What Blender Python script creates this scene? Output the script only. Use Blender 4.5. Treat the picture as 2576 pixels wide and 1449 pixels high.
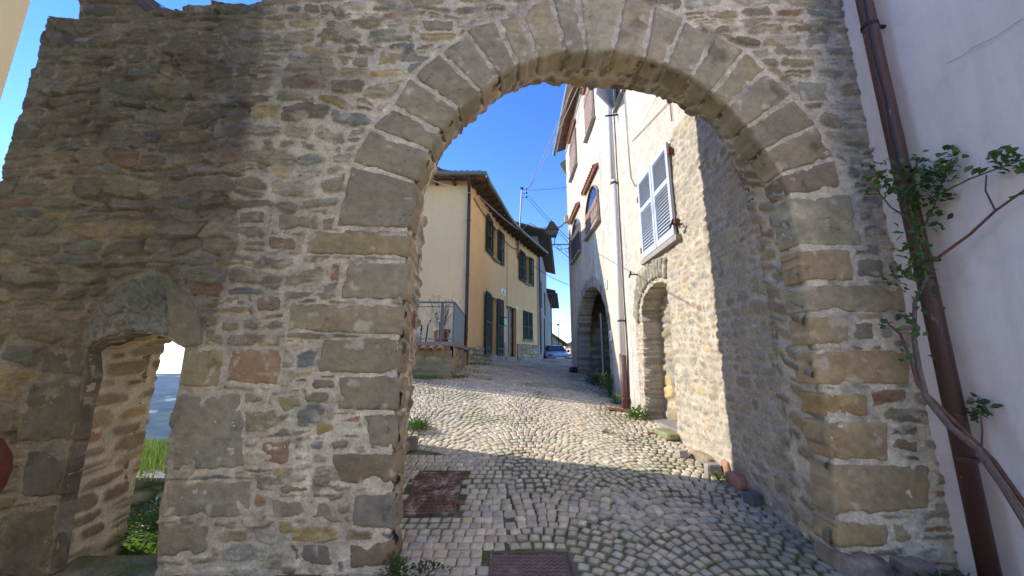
import bpy, math, random
import numpy as np
from mathutils import Vector, Matrix

# ---------------------------------------------------------------- camera, light, exposure
for o in list(bpy.data.objects): bpy.data.objects.remove(o)
SC = bpy.context.scene
COL = SC.collection
PITCH = math.radians(11.2)
EYE = Vector((0, 0, 1.6))
cam_d = bpy.data.cameras.new('camera'); cam = bpy.data.objects.new('camera', cam_d); COL.objects.link(cam)
cam.location = EYE; cam.rotation_euler = (math.pi/2 + PITCH, 0, 0)
cam_d.sensor_width = 36; cam_d.lens = 13.0; cam_d.clip_start = 0.05; cam_d.clip_end = 60000
SC.camera = cam
SX, SY = 1.65, -0.42                       # shadow shift per metre of drop
sun_d = bpy.data.lights.new('sun', 'SUN'); sun = bpy.data.objects.new('sun', sun_d); COL.objects.link(sun)
sun_d.energy = 2.25; sun_d.angle = math.radians(0.5); sun_d.color = (1, .93, .82)
sun.rotation_euler = Vector((SX, SY, -1)).to_track_quat('-Z', 'Y').to_euler()
sun.location = (-10, 6, 20)
W = bpy.data.worlds.new('World'); SC.world = W; W.use_nodes = True
nt = W.node_tree; nt.nodes.clear()
sky = nt.nodes.new('ShaderNodeTexSky'); sky.sky_type = 'NISHITA'; sky.sun_disc = False
sky.sun_elevation = math.atan(1/math.hypot(SX, SY)); sky.sun_rotation = math.atan2(-SX, -SY)
sky.altitude = 600; sky.air_density = 1.0; sky.dust_density = 0.0; sky.ozone_density = 1.4
bg = nt.nodes.new('ShaderNodeBackground'); bg.inputs['Strength'].default_value = 0.14
wo = nt.nodes.new('ShaderNodeOutputWorld')
hs = nt.nodes.new('ShaderNodeHueSaturation'); hs.inputs['Saturation'].default_value = 1.34; hs.inputs['Hue'].default_value = .520; nt.links.new(sky.outputs[0], hs.inputs['Color']); nt.links.new(hs.outputs[0], bg.inputs[0]); nt.links.new(bg.outputs[0], wo.inputs[0])
SC.view_settings.view_transform = 'Standard'; SC.view_settings.look = 'None'
SC.view_settings.exposure = 1.52; SC.view_settings.gamma = 1.0
SC.render.engine = 'CYCLES'
SC.cycles.max_bounces = 8; SC.cycles.diffuse_bounces = 5

# ---------------------------------------------------------------- helpers
FPX = 930.8
CP, SP = math.cos(PITCH), math.sin(PITCH)
def ray(px, py):
    a = (px-1288)/FPX; b = (724.5-py)/FPX
    return Vector((a, CP - b*SP, SP + b*CP))
def atY(px, py, Y):
    d = ray(px, py); return EYE + d*(Y/d.y)
def atX(px, py, X):
    d = ray(px, py); return EYE + d*(X/d.x)
def XZ(px, py, Y=3.0):
    p = atY(px, py, Y); return (p.x, p.z)
ORG = {}
def reg(o, org): ORG[o.name] = Vector(org)
def link(o):
    COL.objects.link(o); return o
def thing(name, label, cat, loc=(0, 0, 0), group=None):
    o = link(bpy.data.objects.new(name, None)); o.location = loc; o.empty_display_size = .2
    o['label'] = label; o['category'] = cat; o['kind'] = 'thing'
    if group: o['group'] = group
    reg(o, loc); return o
def tag(o, label=None, cat=None, group=None, kind=None):
    if kind is None: kind = 'thing'
    for k, v in (('label', label), ('category', cat), ('group', group), ('kind', kind)):
        if v: o[k] = v
    return o
def attach(o, mat, parent, loc=None):
    link(o)
    if mat: o.data.materials.append(mat)
    if parent is not None:
        o.parent = parent; reg(o, ORG[parent.name])
    else: reg(o, loc or (0, 0, 0))
    return o
def np_mesh(name, V, Fc, mat, parent=None, col=None, smooth=False, loc=None):
    """V (n,3) world, Fc (m,k) or list of faces; col (n,3) optional"""
    V = np.asarray(V, dtype=np.float64).copy()
    org = ORG[parent.name] if parent is not None else Vector(loc or (0, 0, 0))
    V -= np.array(org)
    me = bpy.data.meshes.new(name)
    if isinstance(Fc, np.ndarray):
        m, k = Fc.shape
        me.vertices.add(len(V)); me.vertices.foreach_set('co', V.astype(np.float32).ravel())
        me.loops.add(m*k); me.loops.foreach_set('vertex_index', Fc.astype(np.int32).ravel())
        me.polygons.add(m); me.polygons.foreach_set('loop_start', np.arange(0, m*k, k, dtype=np.int32))
        me.update(calc_edges=True)
    else:
        me.from_pydata([tuple(v) for v in V], [], [tuple(f) for f in Fc]); me.update()
    me.validate()
    if smooth: me.polygons.foreach_set('use_smooth', np.ones(len(me.polygons), dtype=bool))
    if col is not None:
        ca = me.color_attributes.new('Col', 'FLOAT_COLOR', 'POINT')
        c4 = np.ones((len(V), 4), dtype=np.float32); c4[:, :3] = np.clip(col, 0.003, .95)
        ca.data.foreach_set('color', c4.ravel())
    o = bpy.data.objects.new(name, me)
    attach(o, mat, parent, org)
    if parent is None: o.location = org
    return o

class MB:
    def __init__(s): s.v = []; s.f = []
    def add(s, vs, fs):
        n = len(s.v); s.v += [tuple(v) for v in vs]; s.f += [tuple(i+n for i in f) for f in fs]; return s
    def box(s, a, b, M=None):
        x0, y0, z0 = a; x1, y1, z1 = b
        vs = [Vector(p) for p in ((x0,y0,z0),(x1,y0,z0),(x1,y1,z0),(x0,y1,z0),(x0,y0,z1),(x1,y0,z1),(x1,y1,z1),(x0,y1,z1))]
        if M is not None: vs = [M @ p for p in vs]
        return s.add(vs, [(0,3,2,1),(4,5,6,7),(0,1,5,4),(1,2,6,5),(2,3,7,6),(3,0,4,7)])
    def tube(s, pts, r, n=8, cap=True, M=None):
        pts = [Vector(p) for p in pts]
        rs = r if isinstance(r, (list, tuple)) else [r]*len(pts)
        rings = []; up = Vector((0, 0, 1)); prev = None
        for i, p in enumerate(pts):
            d = (pts[min(i+1, len(pts)-1)] - pts[max(i-1, 0)])
            d = d.normalized() if d.length > 1e-9 else Vector((0, 0, 1))
            if prev is None:
                prev = d.cross(up) if abs(d.z) < .95 else d.cross(Vector((1, 0, 0)))
            prev = (prev - d*prev.dot(d)).normalized(); b = d.cross(prev)
            rings.append([p + (prev*math.cos(2*math.pi*k/n) + b*math.sin(2*math.pi*k/n))*rs[i] for k in range(n)])
        vs = [q for rg in rings for q in rg]
        if M is not None: vs = [M @ q for q in vs]
        fs = []
        for i in range(len(pts)-1):
            for k in range(n):
                fs.append((i*n+k, i*n+(k+1) % n, (i+1)*n+(k+1) % n, (i+1)*n+k))
        if cap:
            fs.append(tuple(range(n-1, -1, -1))); fs.append(tuple((len(pts)-1)*n+k for k in range(n)))
        return s.add(vs, fs)
    def prism(s, poly, vec, M=None):
        n = len(poly); a = [Vector(p) for p in poly]; b = [p + Vector(vec) for p in a]
        vs = a + b
        if M is not None: vs = [M @ p for p in vs]
        return s.add(vs, [tuple(range(n-1, -1, -1)), tuple(range(n, 2*n))] + [(i, (i+1) % n, n+(i+1) % n, n+i) for i in range(n)])
    def lathe(s, prof, c=(0, 0, 0), n=20, M=None):
        vs = []; fs = []
        for r, z in prof:
            for k in range(n):
                a = 2*math.pi*k/n; vs.append(Vector((c[0]+r*math.cos(a), c[1]+r*math.sin(a), c[2]+z)))
        if M is not None: vs = [M @ p for p in vs]
        for i in range(len(prof)-1):
            for k in range(n): fs.append((i*n+k, i*n+(k+1) % n, (i+1)*n+(k+1) % n, (i+1)*n+k))
        fs.append(tuple(range(n-1, -1, -1))); fs.append(tuple((len(prof)-1)*n+k for k in range(n)))
        return s.add(vs, fs)
    def build(s, name, mat, parent=None, smooth=False, loc=None, bevel=0):
        o = np_mesh(name, np.array(s.v), s.f, mat, parent, smooth=smooth, loc=loc)
        if bevel:
            m = o.modifiers.new('bevel', 'BEVEL'); m.width = bevel; m.segments = 2; m.limit_method = 'ANGLE'
        return o

# ---- numpy noise
_rt = np.random.RandomState(7).rand(256, 256)
def vnoise(x, y, seed=0):
    x = np.asarray(x, float) + seed*17.31; y = np.asarray(y, float) + seed*9.77
    xi = np.floor(x).astype(int); yi = np.floor(y).astype(int); fx = x-xi; fy = y-yi
    fx = fx*fx*(3-2*fx); fy = fy*fy*(3-2*fy)
    g = lambda a, b: _rt[a % 256, b % 256]
    return ((g(xi, yi)*(1-fx)+g(xi+1, yi)*fx)*(1-fy)+(g(xi, yi+1)*(1-fx)+g(xi+1, yi+1)*fx)*fy)*2-1
def fbm(x, y, seed=0, o=4):
    s = 0; a = 1; t = 0
    for i in range(o):
        s = s + a*vnoise(x*2**i, y*2**i, seed+i*3); t += a; a *= .5
    return s/t
def sstep(a, b, x):
    t = np.clip((x-a)/(b-a), 0, 1); return t*t*(3-2*t)
def mixc(a, b, t): return a*(1-t[..., None]) + b*t[..., None]

# ---------------------------------------------------------------- materials
def newmat(name):
    m = bpy.data.materials.new(name); m.use_nodes = True
    n = m.node_tree; return m, n, n.nodes['Principled BSDF']
def noise_node(n, scale, detail=5, rough=.6, coord=None, dist=0):
    t = n.nodes.new('ShaderNodeTexNoise'); t.inputs['Scale'].default_value = scale
    t.inputs['Detail'].default_value = detail; t.inputs['Roughness'].default_value = rough; t.inputs['Distortion'].default_value = dist
    if coord is not None: n.links.new(coord, t.inputs['Vector'])
    return t
def obj_coord(n, scl=None):
    tc = n.nodes.new('ShaderNodeTexCoord')
    if scl is None: return tc.outputs['Object']
    mp = n.nodes.new('ShaderNodeMapping'); mp.inputs['Scale'].default_value = scl
    n.links.new(tc.outputs['Object'], mp.inputs['Vector']); return mp.outputs[0]
def ramp(n, src, stops):
    r = n.nodes.new('ShaderNodeValToRGB'); e = r.color_ramp.elements
    while len(e) < len(stops): e.new(.5)
    for i, (p, c) in enumerate(stops):
        e[i].position = p; e[i].color = (*c, 1) if len(c) == 3 else c
    n.links.new(src, r.inputs[0]); return r
def mixn(n, fac, a, b, mode='MIX'):
    m = n.nodes.new('ShaderNodeMix'); m.data_type = 'RGBA'; m.blend_type = mode
    for sock, v in ((m.inputs[0], fac), (m.inputs[6], a), (m.inputs[7], b)):
        if isinstance(v, (int, float)): sock.default_value = v
        elif isinstance(v, tuple): sock.default_value = (*v, 1)
        else: n.links.new(v, sock)
    return m.outputs[2]
def bump(n, p, src, strength=.3, dist=.01):
    b = n.nodes.new('ShaderNodeBump'); b.inputs['Strength'].default_value = strength; b.inputs['Distance'].default_value = dist
    n.links.new(src, b.inputs['Height']); n.links.new(b.outputs[0], p.inputs['Normal'])
def vcol_mat(name, rough=.92, fine=60, bs=.7, bd=.010, var=.35):
    m, n, p = newmat(name)
    at = n.nodes.new('ShaderNodeAttribute'); at.attribute_name = 'Col'
    oc = obj_coord(n)
    n1 = noise_node(n, fine, 6, .7, oc); n2 = noise_node(n, fine*.16, 5, .6, oc)
    r1 = ramp(n, n1.outputs[0], [(.25, (1-var,)*3), (.75, (1+var,)*3)])
    r2 = ramp(n, n2.outputs[0], [(.3, (.82, .82, .84)), (.7, (1.15, 1.14, 1.1))])
    c = mixn(n, 1.0, at.outputs['Color'], r1.outputs[0], 'MULTIPLY')
    c = mixn(n, 1.0, c, r2.outputs[0], 'MULTIPLY')
    n.links.new(c, p.inputs['Base Color']); p.inputs['Roughness'].default_value = rough
    p.inputs['Specular IOR Level'].default_value = .25
    n3 = noise_node(n, fine*.35, 8, .75, obj_coord(n, (1, 1, 2.2))); ad = n.nodes.new('ShaderNodeMath'); ad.operation = 'ADD'
    n.links.new(n1.outputs[0], ad.inputs[0]); n.links.new(n3.outputs[0], ad.inputs[1])
    bump(n, p, ad.outputs[0], bs, bd); return m
def simple(name, c, rough=.6, metal=0, var=.15, scale=20, bs=.1, bd=.004, scl=None, spec=.4):
    m, n, p = newmat(name)
    oc = obj_coord(n, scl); t = noise_node(n, scale, 5, .65, oc)
    r = ramp(n, t.outputs[0], [(.3, tuple(x*(1-var) for x in c)), (.7, tuple(min(1, x*(1+var)) for x in c))])
    n.links.new(r.outputs[0], p.inputs['Base Color']); p.inputs['Roughness'].default_value = rough
    p.inputs['Metallic'].default_value = metal; p.inputs['Specular IOR Level'].default_value = spec
    if bs: bump(n, p, t.outputs[0], bs, bd)
    return m
def plaster(name, c, c2, streak, streak_amt=.5, dirt=(.3, .27, .22), dirt_amt=.0, fine=90):
    m, n, p = newmat(name)
    oc = obj_coord(n); st = obj_coord(n, (3, 3, .35))
    a = noise_node(n, .9, 5, .6, oc, .5); b = noise_node(n, 1.6, 6, .65, st, .6); f = noise_node(n, fine, 4, .7, oc)
    d = noise_node(n, 5, 6, .7, oc)
    ra = ramp(n, a.outputs[0], [(.35, (0, 0, 0)), (.65, (1, 1, 1))])
    col = mixn(n, ra.outputs[0], c, c2)
    rb = ramp(n, b.outputs[0], [(.45, (0, 0, 0)), (.72, (streak_amt,)*3)])
    col = mixn(n, rb.outputs[0], col, streak)
    if dirt_amt:
        rd = ramp(n, d.outputs[0], [(.52, (0, 0, 0)), (.75, (dirt_amt,)*3)]); col = mixn(n, rd.outputs[0], col, dirt)
    n.links.new(col, p.inputs['Base Color']); p.inputs['Roughness'].default_value = .95
    p.inputs['Specular IOR Level'].default_value = .15
    mx = n.nodes.new('ShaderNodeMath'); mx.operation = 'ADD'; n.links.new(f.outputs[0], mx.inputs[0]); n.links.new(d.outputs[0], mx.inputs[1])
    bump(n, p, mx.outputs[0], .35, .006); return m
def leaf_mat(name, c1, c2, trans=.35):
    m, n, p = newmat(name)
    g = n.nodes.new('ShaderNodeNewGeometry')
    r = ramp(n, g.outputs['Random Per Island'], [(.0, c1), (1., c2)])
    n.links.new(r.outputs[0], p.inputs['Base Color']); p.inputs['Roughness'].default_value = .5
    tr = n.nodes.new('ShaderNodeBsdfTranslucent'); n.links.new(r.outputs[0], tr.inputs[0])
    mx = n.nodes.new('ShaderNodeMixShader'); mx.inputs[0].default_value = trans
    out = n.nodes['Material Output']; n.links.new(p.outputs[0], mx.inputs[1]); n.links.new(tr.outputs[0], mx.inputs[2]); n.links.new(mx.outputs[0], out.inputs[0])
    return m

M_STONE = vcol_mat('rubble_masonry', fine=55)
M_BLOCK = vcol_mat('dressed_sandstone', fine=75, bs=.45, var=.22)
M_FARW = vcol_mat('house_wall', fine=35, bs=.3, bd=.006, var=.12)
M_COB = vcol_mat('cobbles', rough=.85, fine=70, bs=.4, bd=.005, var=.24)
M_ROUGHW = vcol_mat('rough_wall', fine=35, bs=.8, bd=.015, var=.35)
M_PINK = plaster('pink_white_render', (.88, .80, .78), (.80, .71, .70), (.68, .59, .58), .6, (.5, .43, .40), .3, 70)
M_CREAM = plaster('cream_render', (.62, .50, .36), (.56, .45, .32), (.48, .40, .30), .3, (.4, .33, .25), .15)
M_OCHRE = plaster('ochre_render', (.88, .585, .28), (.80, .53, .26), (.66, .47, .27), .45, (.36, .29, .19), .3)
M_GABLE = plaster('pale_ochre_render', (.92, .67, .37), (.87, .63, .35), (.76, .55, .33), .35, (.4, .33, .25), .2)
M_GREYP = plaster('grey_render', (.36, .34, .31), (.30, .29, .27), (.22, .21, .2), .5, (.18, .17, .15), .4)
M_YELP = plaster('yellow_render', (.50, .44, .27), (.46, .40, .25), (.4, .35, .25), .3)
M_GREEN = simple('green_shutter_paint', (.020, .042, .026), .65, var=.25, spec=.2)
M_GREYSH = simple('pale_blue_grey_paint', (.50, .55, .66), .45, var=.05, bs=.03)
M_WOOD = simple('weathered_brown_wood', (.27, .185, .14), .8, var=.35, scale=6, scl=(6, 6, .5), bs=.4)
M_WOODD = simple('dark_roof_wood', (.10, .065, .045), .85, var=.4, scale=8, bs=.4)
M_DOOR = simple('dark_red_door', (.075, .022, .018), .4, var=.3, scale=5, scl=(5, 5, .6))
M_GLASS = simple('dark_window_glass', (.02, .025, .035), .08, var=.1, bs=0, spec=.8)
M_DARK = simple('dark_interior', (.012, .011, .01), .9, bs=0)  # near-black, stands in for the unlit inside of rooms, slot and flue
M_STSILL = simple('stone_sill', (.33, .29, .25), .85, var=.2, scale=30, bs=.4)
M_TILE = simple('terracotta_tile', (.34, .16, .10), .85, var=.45, scale=9, bs=.4)
M_TILEL = simple('lichened_roof_tile', (.24, .13, .09), .9, var=.5, scale=5, bs=.5)
M_GUTTER = simple('green_grey_gutter', (.16, .20, .165), .5, .1, var=.2)
M_ZINC = simple('zinc_gutter', (.38, .38, .36), .45, .5, var=.2)
M_PIPEB = simple('dark_brown_pipe', (.055, .03, .028), .4, var=.25, scale=6)
M_WHITEP = simple('white_pipe', (.66, .64, .66), .4, var=.08)
M_BRNCAST = simple('brown_cast_pipe', (.16, .085, .075), .5, var=.25)
M_IRON = simple('black_iron', (.02, .019, .02), .55, .3, var=.2)
M_RUSTI = simple('rusty_iron', (.17, .07, .04), .9, .1, var=.6, scale=18, bs=.5)
M_RAIL = simple('grey_rail_paint', (.14, .16, .19), .5, .2, var=.1)
M_PANEL = simple('grey_sheet_panel', (.115, .125, .14), .5, .1, var=.15, scale=3)
M_CONC = simple('grey_concrete', (.26, .235, .20), .95, var=.3, scale=12, bs=.5)
M_WIRE = simple('black_cable', (.02, .02, .022), .6, var=.1, bs=0)
M_WIREW = simple('pale_cable', (.42, .40, .38), .6, var=.1, bs=0)
M_WHITE = simple('white_paint', (.75, .76, .78), .35, var=.03, bs=0)
M_CAR = simple('white_car_paint', (.55, .58, .64), .25, var=.03, bs=0, spec=.6)
M_LEAF = leaf_mat('rose_leaf', (.035, .085, .018), (.10, .17, .035))
M_LEAFD = leaf_mat('dark_leaf', (.018, .055, .012), (.045, .10, .02), .25)
M_GRASS = leaf_mat('grass_blade', (.06, .14, .01), (.34, .42, .10), .35)
M_GRASSD = leaf_mat('shade_toned_weed', (.05, .11, .015), (.13, .22, .04), .35)  # darker copy of the grass green, shade put into the colour
M_YFLOW = simple('yellow_petals', (.6, .5, .05), .6, bs=0)
M_BARK = simple('grey_bark', (.15, .115, .10), .9, var=.4, scale=30, bs=.6, scl=(3, 3, .7))
M_BARKR = simple('reddish_bark', (.14, .07, .05), .85, var=.4, scale=30, bs=.5)

def rustpaint():
    m, n, p = newmat('peeling_red_brown_paint')
    oc = obj_coord(n, (1.2, 1.2, .35)); t = noise_node(n, 14, 7, .75, oc, .3); t2 = noise_node(n, 2.5, 4, .6, oc)
    base = ramp(n, t2.outputs[0], [(.35, (.06, .028, .022)), (.7, (.115, .048, .034))])
    fl = ramp(n, t.outputs[0], [(.63, (0, 0, 0)), (.655, (.8, .8, .8))])
    c = mixn(n, fl.outputs[0], base.outputs[0], (.40, .34, .31))
    n.links.new(c, p.inputs['Base Color']); p.inputs['Roughness'].default_value = .5; bump(n, p, t.outputs[0], .2, .003); return m
M_BIGPIPE = rustpaint()
def ground_mat():
    m, n, p = newmat('joint_dirt_and_moss')
    oc = obj_coord(n); a = noise_node(n, 1.5, 5, .6, oc); b = noise_node(n, 40, 5, .7, oc)
    ra = ramp(n, a.outputs[0], [(.44, (0, 0, 0)), (.58, (.95, .95, .95))])
    c1 = ramp(n, b.outputs[0], [(.3, (.12, .10, .072)), (.7, (.30, .255, .19))])
    c2 = ramp(n, b.outputs[0], [(.3, (.03, .06, .012)), (.7, (.11, .15, .03))])
    n.links.new(mixn(n, ra.outputs[0], c1.outputs[0], c2.outputs[0]), p.inputs['Base Color'])
    p.inputs['Roughness'].default_value = 1; bump(n, p, b.outputs[0], .8, .01); return m
M_JOINT = ground_mat()
def land_mat(name, c1, c2, c3, scale):
    m, n, p = newmat(name)
    oc = obj_coord(n); a = noise_node(n, scale, 6, .65, oc); b = noise_node(n, scale*.6, 5, .6, oc)
    r = ramp(n, a.outputs[0], [(.4, c1), (.6, c2)]); rb = ramp(n, b.outputs[0], [(.60, (0, 0, 0)), (.63, (.8, .8, .8))])
    n.links.new(mixn(n, rb.outputs[0], r.outputs[0], c3), p.inputs['Base Color']); p.inputs['Roughness'].default_value = 1
    p.inputs['Specular IOR Level'].default_value = 0
    return m
M_FOREST = land_mat('wooded_valley', (.02, .04, .03), (.09, .13, .07), (.42, .42, .28), .006)
M_TURF = land_mat('turf', (.05, .10, .015), (.12, .19, .03), (.17, .14, .08), 3)

# ---------------------------------------------------------------- street heights
ys = [-10, 0, 3, 4.4, 6, 8, 11, 15.3, 20, 21.5, 25, 45, 60]
zr = [-.2, -.02, .12, .29, .48, .64, .90, 1.26, 1.70, 1.72, 1.30, 0.0, -1]
yl = [-10, 0, 3, 3.75, 5.5, 7, 9, 12, 16, 20, 21.5, 25, 45, 60]
zl = [-.2, -.02, .10,    .18, .52, .86, 1.16, 1.47, 1.72, 1.77, 1.76, 1.30, 0.0, -1]
def G(x, y):
    x = np.asarray(x, float); y = np.asarray(y, float)
    t = np.clip((x+1.4)/3.8, -.4, 1)
    return np.interp(y, yl, zl)*(1-t)+np.interp(y, ys, zr)*t + .012*vnoise(x*1.3, y*1.3, 5)

# ---------------------------------------------------------------- rubble generator
PAL = np.array([(.235, .200, .150), (.200, .170, .130), (.27, .225, .155), (.25, .235, .20), (.17, .175, .17), (.31, .24, .135), (.255, .15, .10), (.215, .185, .15), (.225, .20, .165)])*np.array((1.38, 1.33, 1.13))
PW = np.array([.22, .2, .14, .12, .09, .06, .035, .075, .06])
MORT = np.array((.72, .62, .47))
def rubble(U, V, seed, hh=(.06, .15), ww=(.12, .42), tight=(.62, 1.02), warp=1.0, pal=PAL, pw=PW, edge=.010):
    rng = np.random.RandomState(seed)
    Vw = V + warp*(.06*fbm(U*1.1, V*1.1, seed, 2) + .02*fbm(U*5, V*5, seed+1, 2)); Uw = U + warp*(.05*fbm(U*2+9, V*2, seed+2, 2) + .012*fbm(U*12, V*12, seed+3, 2))
    Vw = Vw + warp*.008*fbm(U*16, V*16, seed+4, 2)
    e = [float(V.min())-.5]
    while e[-1] < V.max()+.5: e.append(e[-1] + rng.uniform(*hh))
    e = np.array(e); k = np.clip(np.searchsorted(e, Vw)-1, 0, len(e)-2)
    d = np.full(U.shape, -.02); sid = np.zeros(U.shape, int); lz = np.zeros(U.shape)
    base = 0
    for c in np.unique(k):
        mk = k == c
        bp = [float(U.min())-.6-rng.rand()*.3]
        hc = e[c+1]-e[c]
        while bp[-1] < U.max()+.6: bp.append(bp[-1] + rng.uniform(*ww)*(.6+.5*hc/np.mean(hh)))
        bp = np.array(bp); n = len(bp)
        u = Uw[mk]; v = Vw[mk]; j = np.clip(np.searchsorted(bp, u)-1, 0, n-2)
        hw = (bp[j+1]-bp[j])/2; a = (u-(bp[j]+bp[j+1])/2)/hw
        ti = rng.uniform(-.35, .35, n)[j]; sy = rng.uniform(.7, 1.05, n)[j]; oy = rng.uniform(-.15, .15, n)[j]
        b = ((v-(e[c]+e[c+1])/2)/(hc/2) - oy + a*ti)/sy
        p = rng.uniform(2.2, 5, n)[j]; s = rng.uniform(*tight, n)[j]
        r = (np.abs(a)**p + np.abs(b)**p)**(1/p)
        dd = (s-r)*np.minimum(hw, hc/2)
        split = rng.rand(n)[j] < .16                       # two thin stones one over the other
        dd = np.where(split, np.minimum(dd, np.abs(b+.1)*hc/2-.006), dd)
        d[mk] = dd; sid[mk] = base + j*2 + (split & (b > -.1)); lz[mk] = b; base += 2*n+2
    d = d + edge*fbm(U*22, V*22, seed+5, 3)
    R = rng.rand(base+5); R2 = rng.rand(base+5); R3 = rng.rand(base+5)
    pi = rng.choice(len(pal), base+5, p=pw/pw.sum())
    col = pal[pi][sid]*(.78+.44*R2[sid])[..., None]
    return d, R[sid], R3[sid], col, lz

def grid_faces(nu, nv):
    i = np.arange(nu-1)[:, None]*nv + np.arange(nv-1)[None, :]
    i = i.ravel(); return np.stack([i, i+nv, i+nv+1, i+1], 1)

def poly_sd(P, poly):
    """signed distance (positive inside) and nearest point for points P (n,2)"""
    poly = np.array(poly, float); best = np.full(len(P), 1e9); near = np.zeros_like(P); ins = np.zeros(len(P), bool)
    n = len(poly)
    for i in range(n):
        a = poly[i]; b = poly[(i+1) % n]; ab = b-a; L = (ab@ab)+1e-12
        t = np.clip(((P-a)@ab)/L, 0, 1); q = a+t[:, None]*ab; dd = np.hypot(*(P-q).T)
        m = dd < best; best[m] = dd[m]; near[m] = q[m]
        c = (a[1] > P[:, 1]) != (b[1] > P[:, 1])
        with np.errstate(divide='ignore', invalid='ignore'):
            xi = (b[0]-a[0])*(P[:, 1]-a[1])/(b[1]-a[1])+a[0]
        ins ^= c & (P[:, 0] < xi)
    return np.where(ins, best, -best), near
def densify(pts, step=.03, amp=.0, seed=0, closed=False):
    pts = [np.array(p, float) for p in pts]; out = []
    n = len(pts)
    for i in range(n if closed else n-1):
        a = pts[i]; b = pts[(i+1) % n]; k = max(1, int(np.hypot(*(b-a))/step))
        for t in range(k): out.append(a+(b-a)*t/k)
    if not closed: out.append(pts[-1])
    out = np.array(out)
    if amp:
        out = out + amp*np.stack([fbm(out[:, 0]*9, out[:, 1]*9, seed, 3), fbm(out[:, 0]*9+50, out[:, 1]*9, seed+1, 3)], 1)
    return out
def resample(pts, n):
    pts = np.array(pts, float); d = np.r_[0, np.cumsum(np.hypot(*np.diff(pts, axis=0).T))]
    t = np.linspace(0, d[-1], n); return np.stack([np.interp(t, d, pts[:, k]) for k in range(pts.shape[1])], 1)

def clipped_sheet(h, bounds, outer, holes):
    """regular grid trimmed to outer minus holes; returns P(n,2), faces, boundary edges with id (0 outer, 1.. hole)"""
    u = np.arange(bounds[0], bounds[1]+h, h); v = np.arange(bounds[2], bounds[3]+h, h)
    U, V = np.meshgrid(u, v, indexing='ij'); P = np.stack([U.ravel(), V.ravel()], 1)
    sd, near = poly_sd(P, outer); pid = np.zeros(len(P), int)
    for k, hp in enumerate(holes):
        s2, n2 = poly_sd(P, hp); s2 = -s2
        m = s2 < sd; sd[m] = s2[m]; near[m] = n2[m]; pid[m] = k+1
    Fq = grid_faces(len(u), len(v)); keep = (sd[Fq] > -.7*h).all(1); Fq = Fq[keep]
    E = np.concatenate([Fq[:, [0, 1]], Fq[:, [1, 2]], Fq[:, [2, 3]], Fq[:, [3, 0]]])
    key = np.sort(E, 1); kk = key[:, 0].astype(np.int64)*len(P)+key[:, 1]
    uq, idx, cnt = np.unique(kk, return_index=True, return_counts=True)
    be = E[idx[cnt == 1]]; bv = np.unique(be)
    P[bv] = near[bv]
    used = np.unique(Fq); mp = -np.ones(len(P), int); mp[used] = np.arange(len(used))
    return P[used], mp[Fq], mp[be], pid[used]

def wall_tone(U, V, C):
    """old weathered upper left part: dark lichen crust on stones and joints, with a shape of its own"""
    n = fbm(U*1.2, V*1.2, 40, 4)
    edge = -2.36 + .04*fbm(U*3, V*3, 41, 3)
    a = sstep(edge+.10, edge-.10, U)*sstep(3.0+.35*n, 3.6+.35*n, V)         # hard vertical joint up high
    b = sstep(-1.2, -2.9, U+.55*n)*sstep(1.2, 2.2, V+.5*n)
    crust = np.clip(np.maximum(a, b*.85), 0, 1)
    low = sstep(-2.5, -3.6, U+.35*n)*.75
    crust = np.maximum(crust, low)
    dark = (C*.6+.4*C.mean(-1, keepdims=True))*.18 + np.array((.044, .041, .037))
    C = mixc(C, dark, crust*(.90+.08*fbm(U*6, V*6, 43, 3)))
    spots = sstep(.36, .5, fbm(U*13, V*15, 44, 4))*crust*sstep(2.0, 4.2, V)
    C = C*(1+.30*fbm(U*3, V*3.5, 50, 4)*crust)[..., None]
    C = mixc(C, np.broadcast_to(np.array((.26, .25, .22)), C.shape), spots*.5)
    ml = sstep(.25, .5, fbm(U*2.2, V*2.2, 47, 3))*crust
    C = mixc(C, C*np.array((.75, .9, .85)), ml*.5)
    return C
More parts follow.
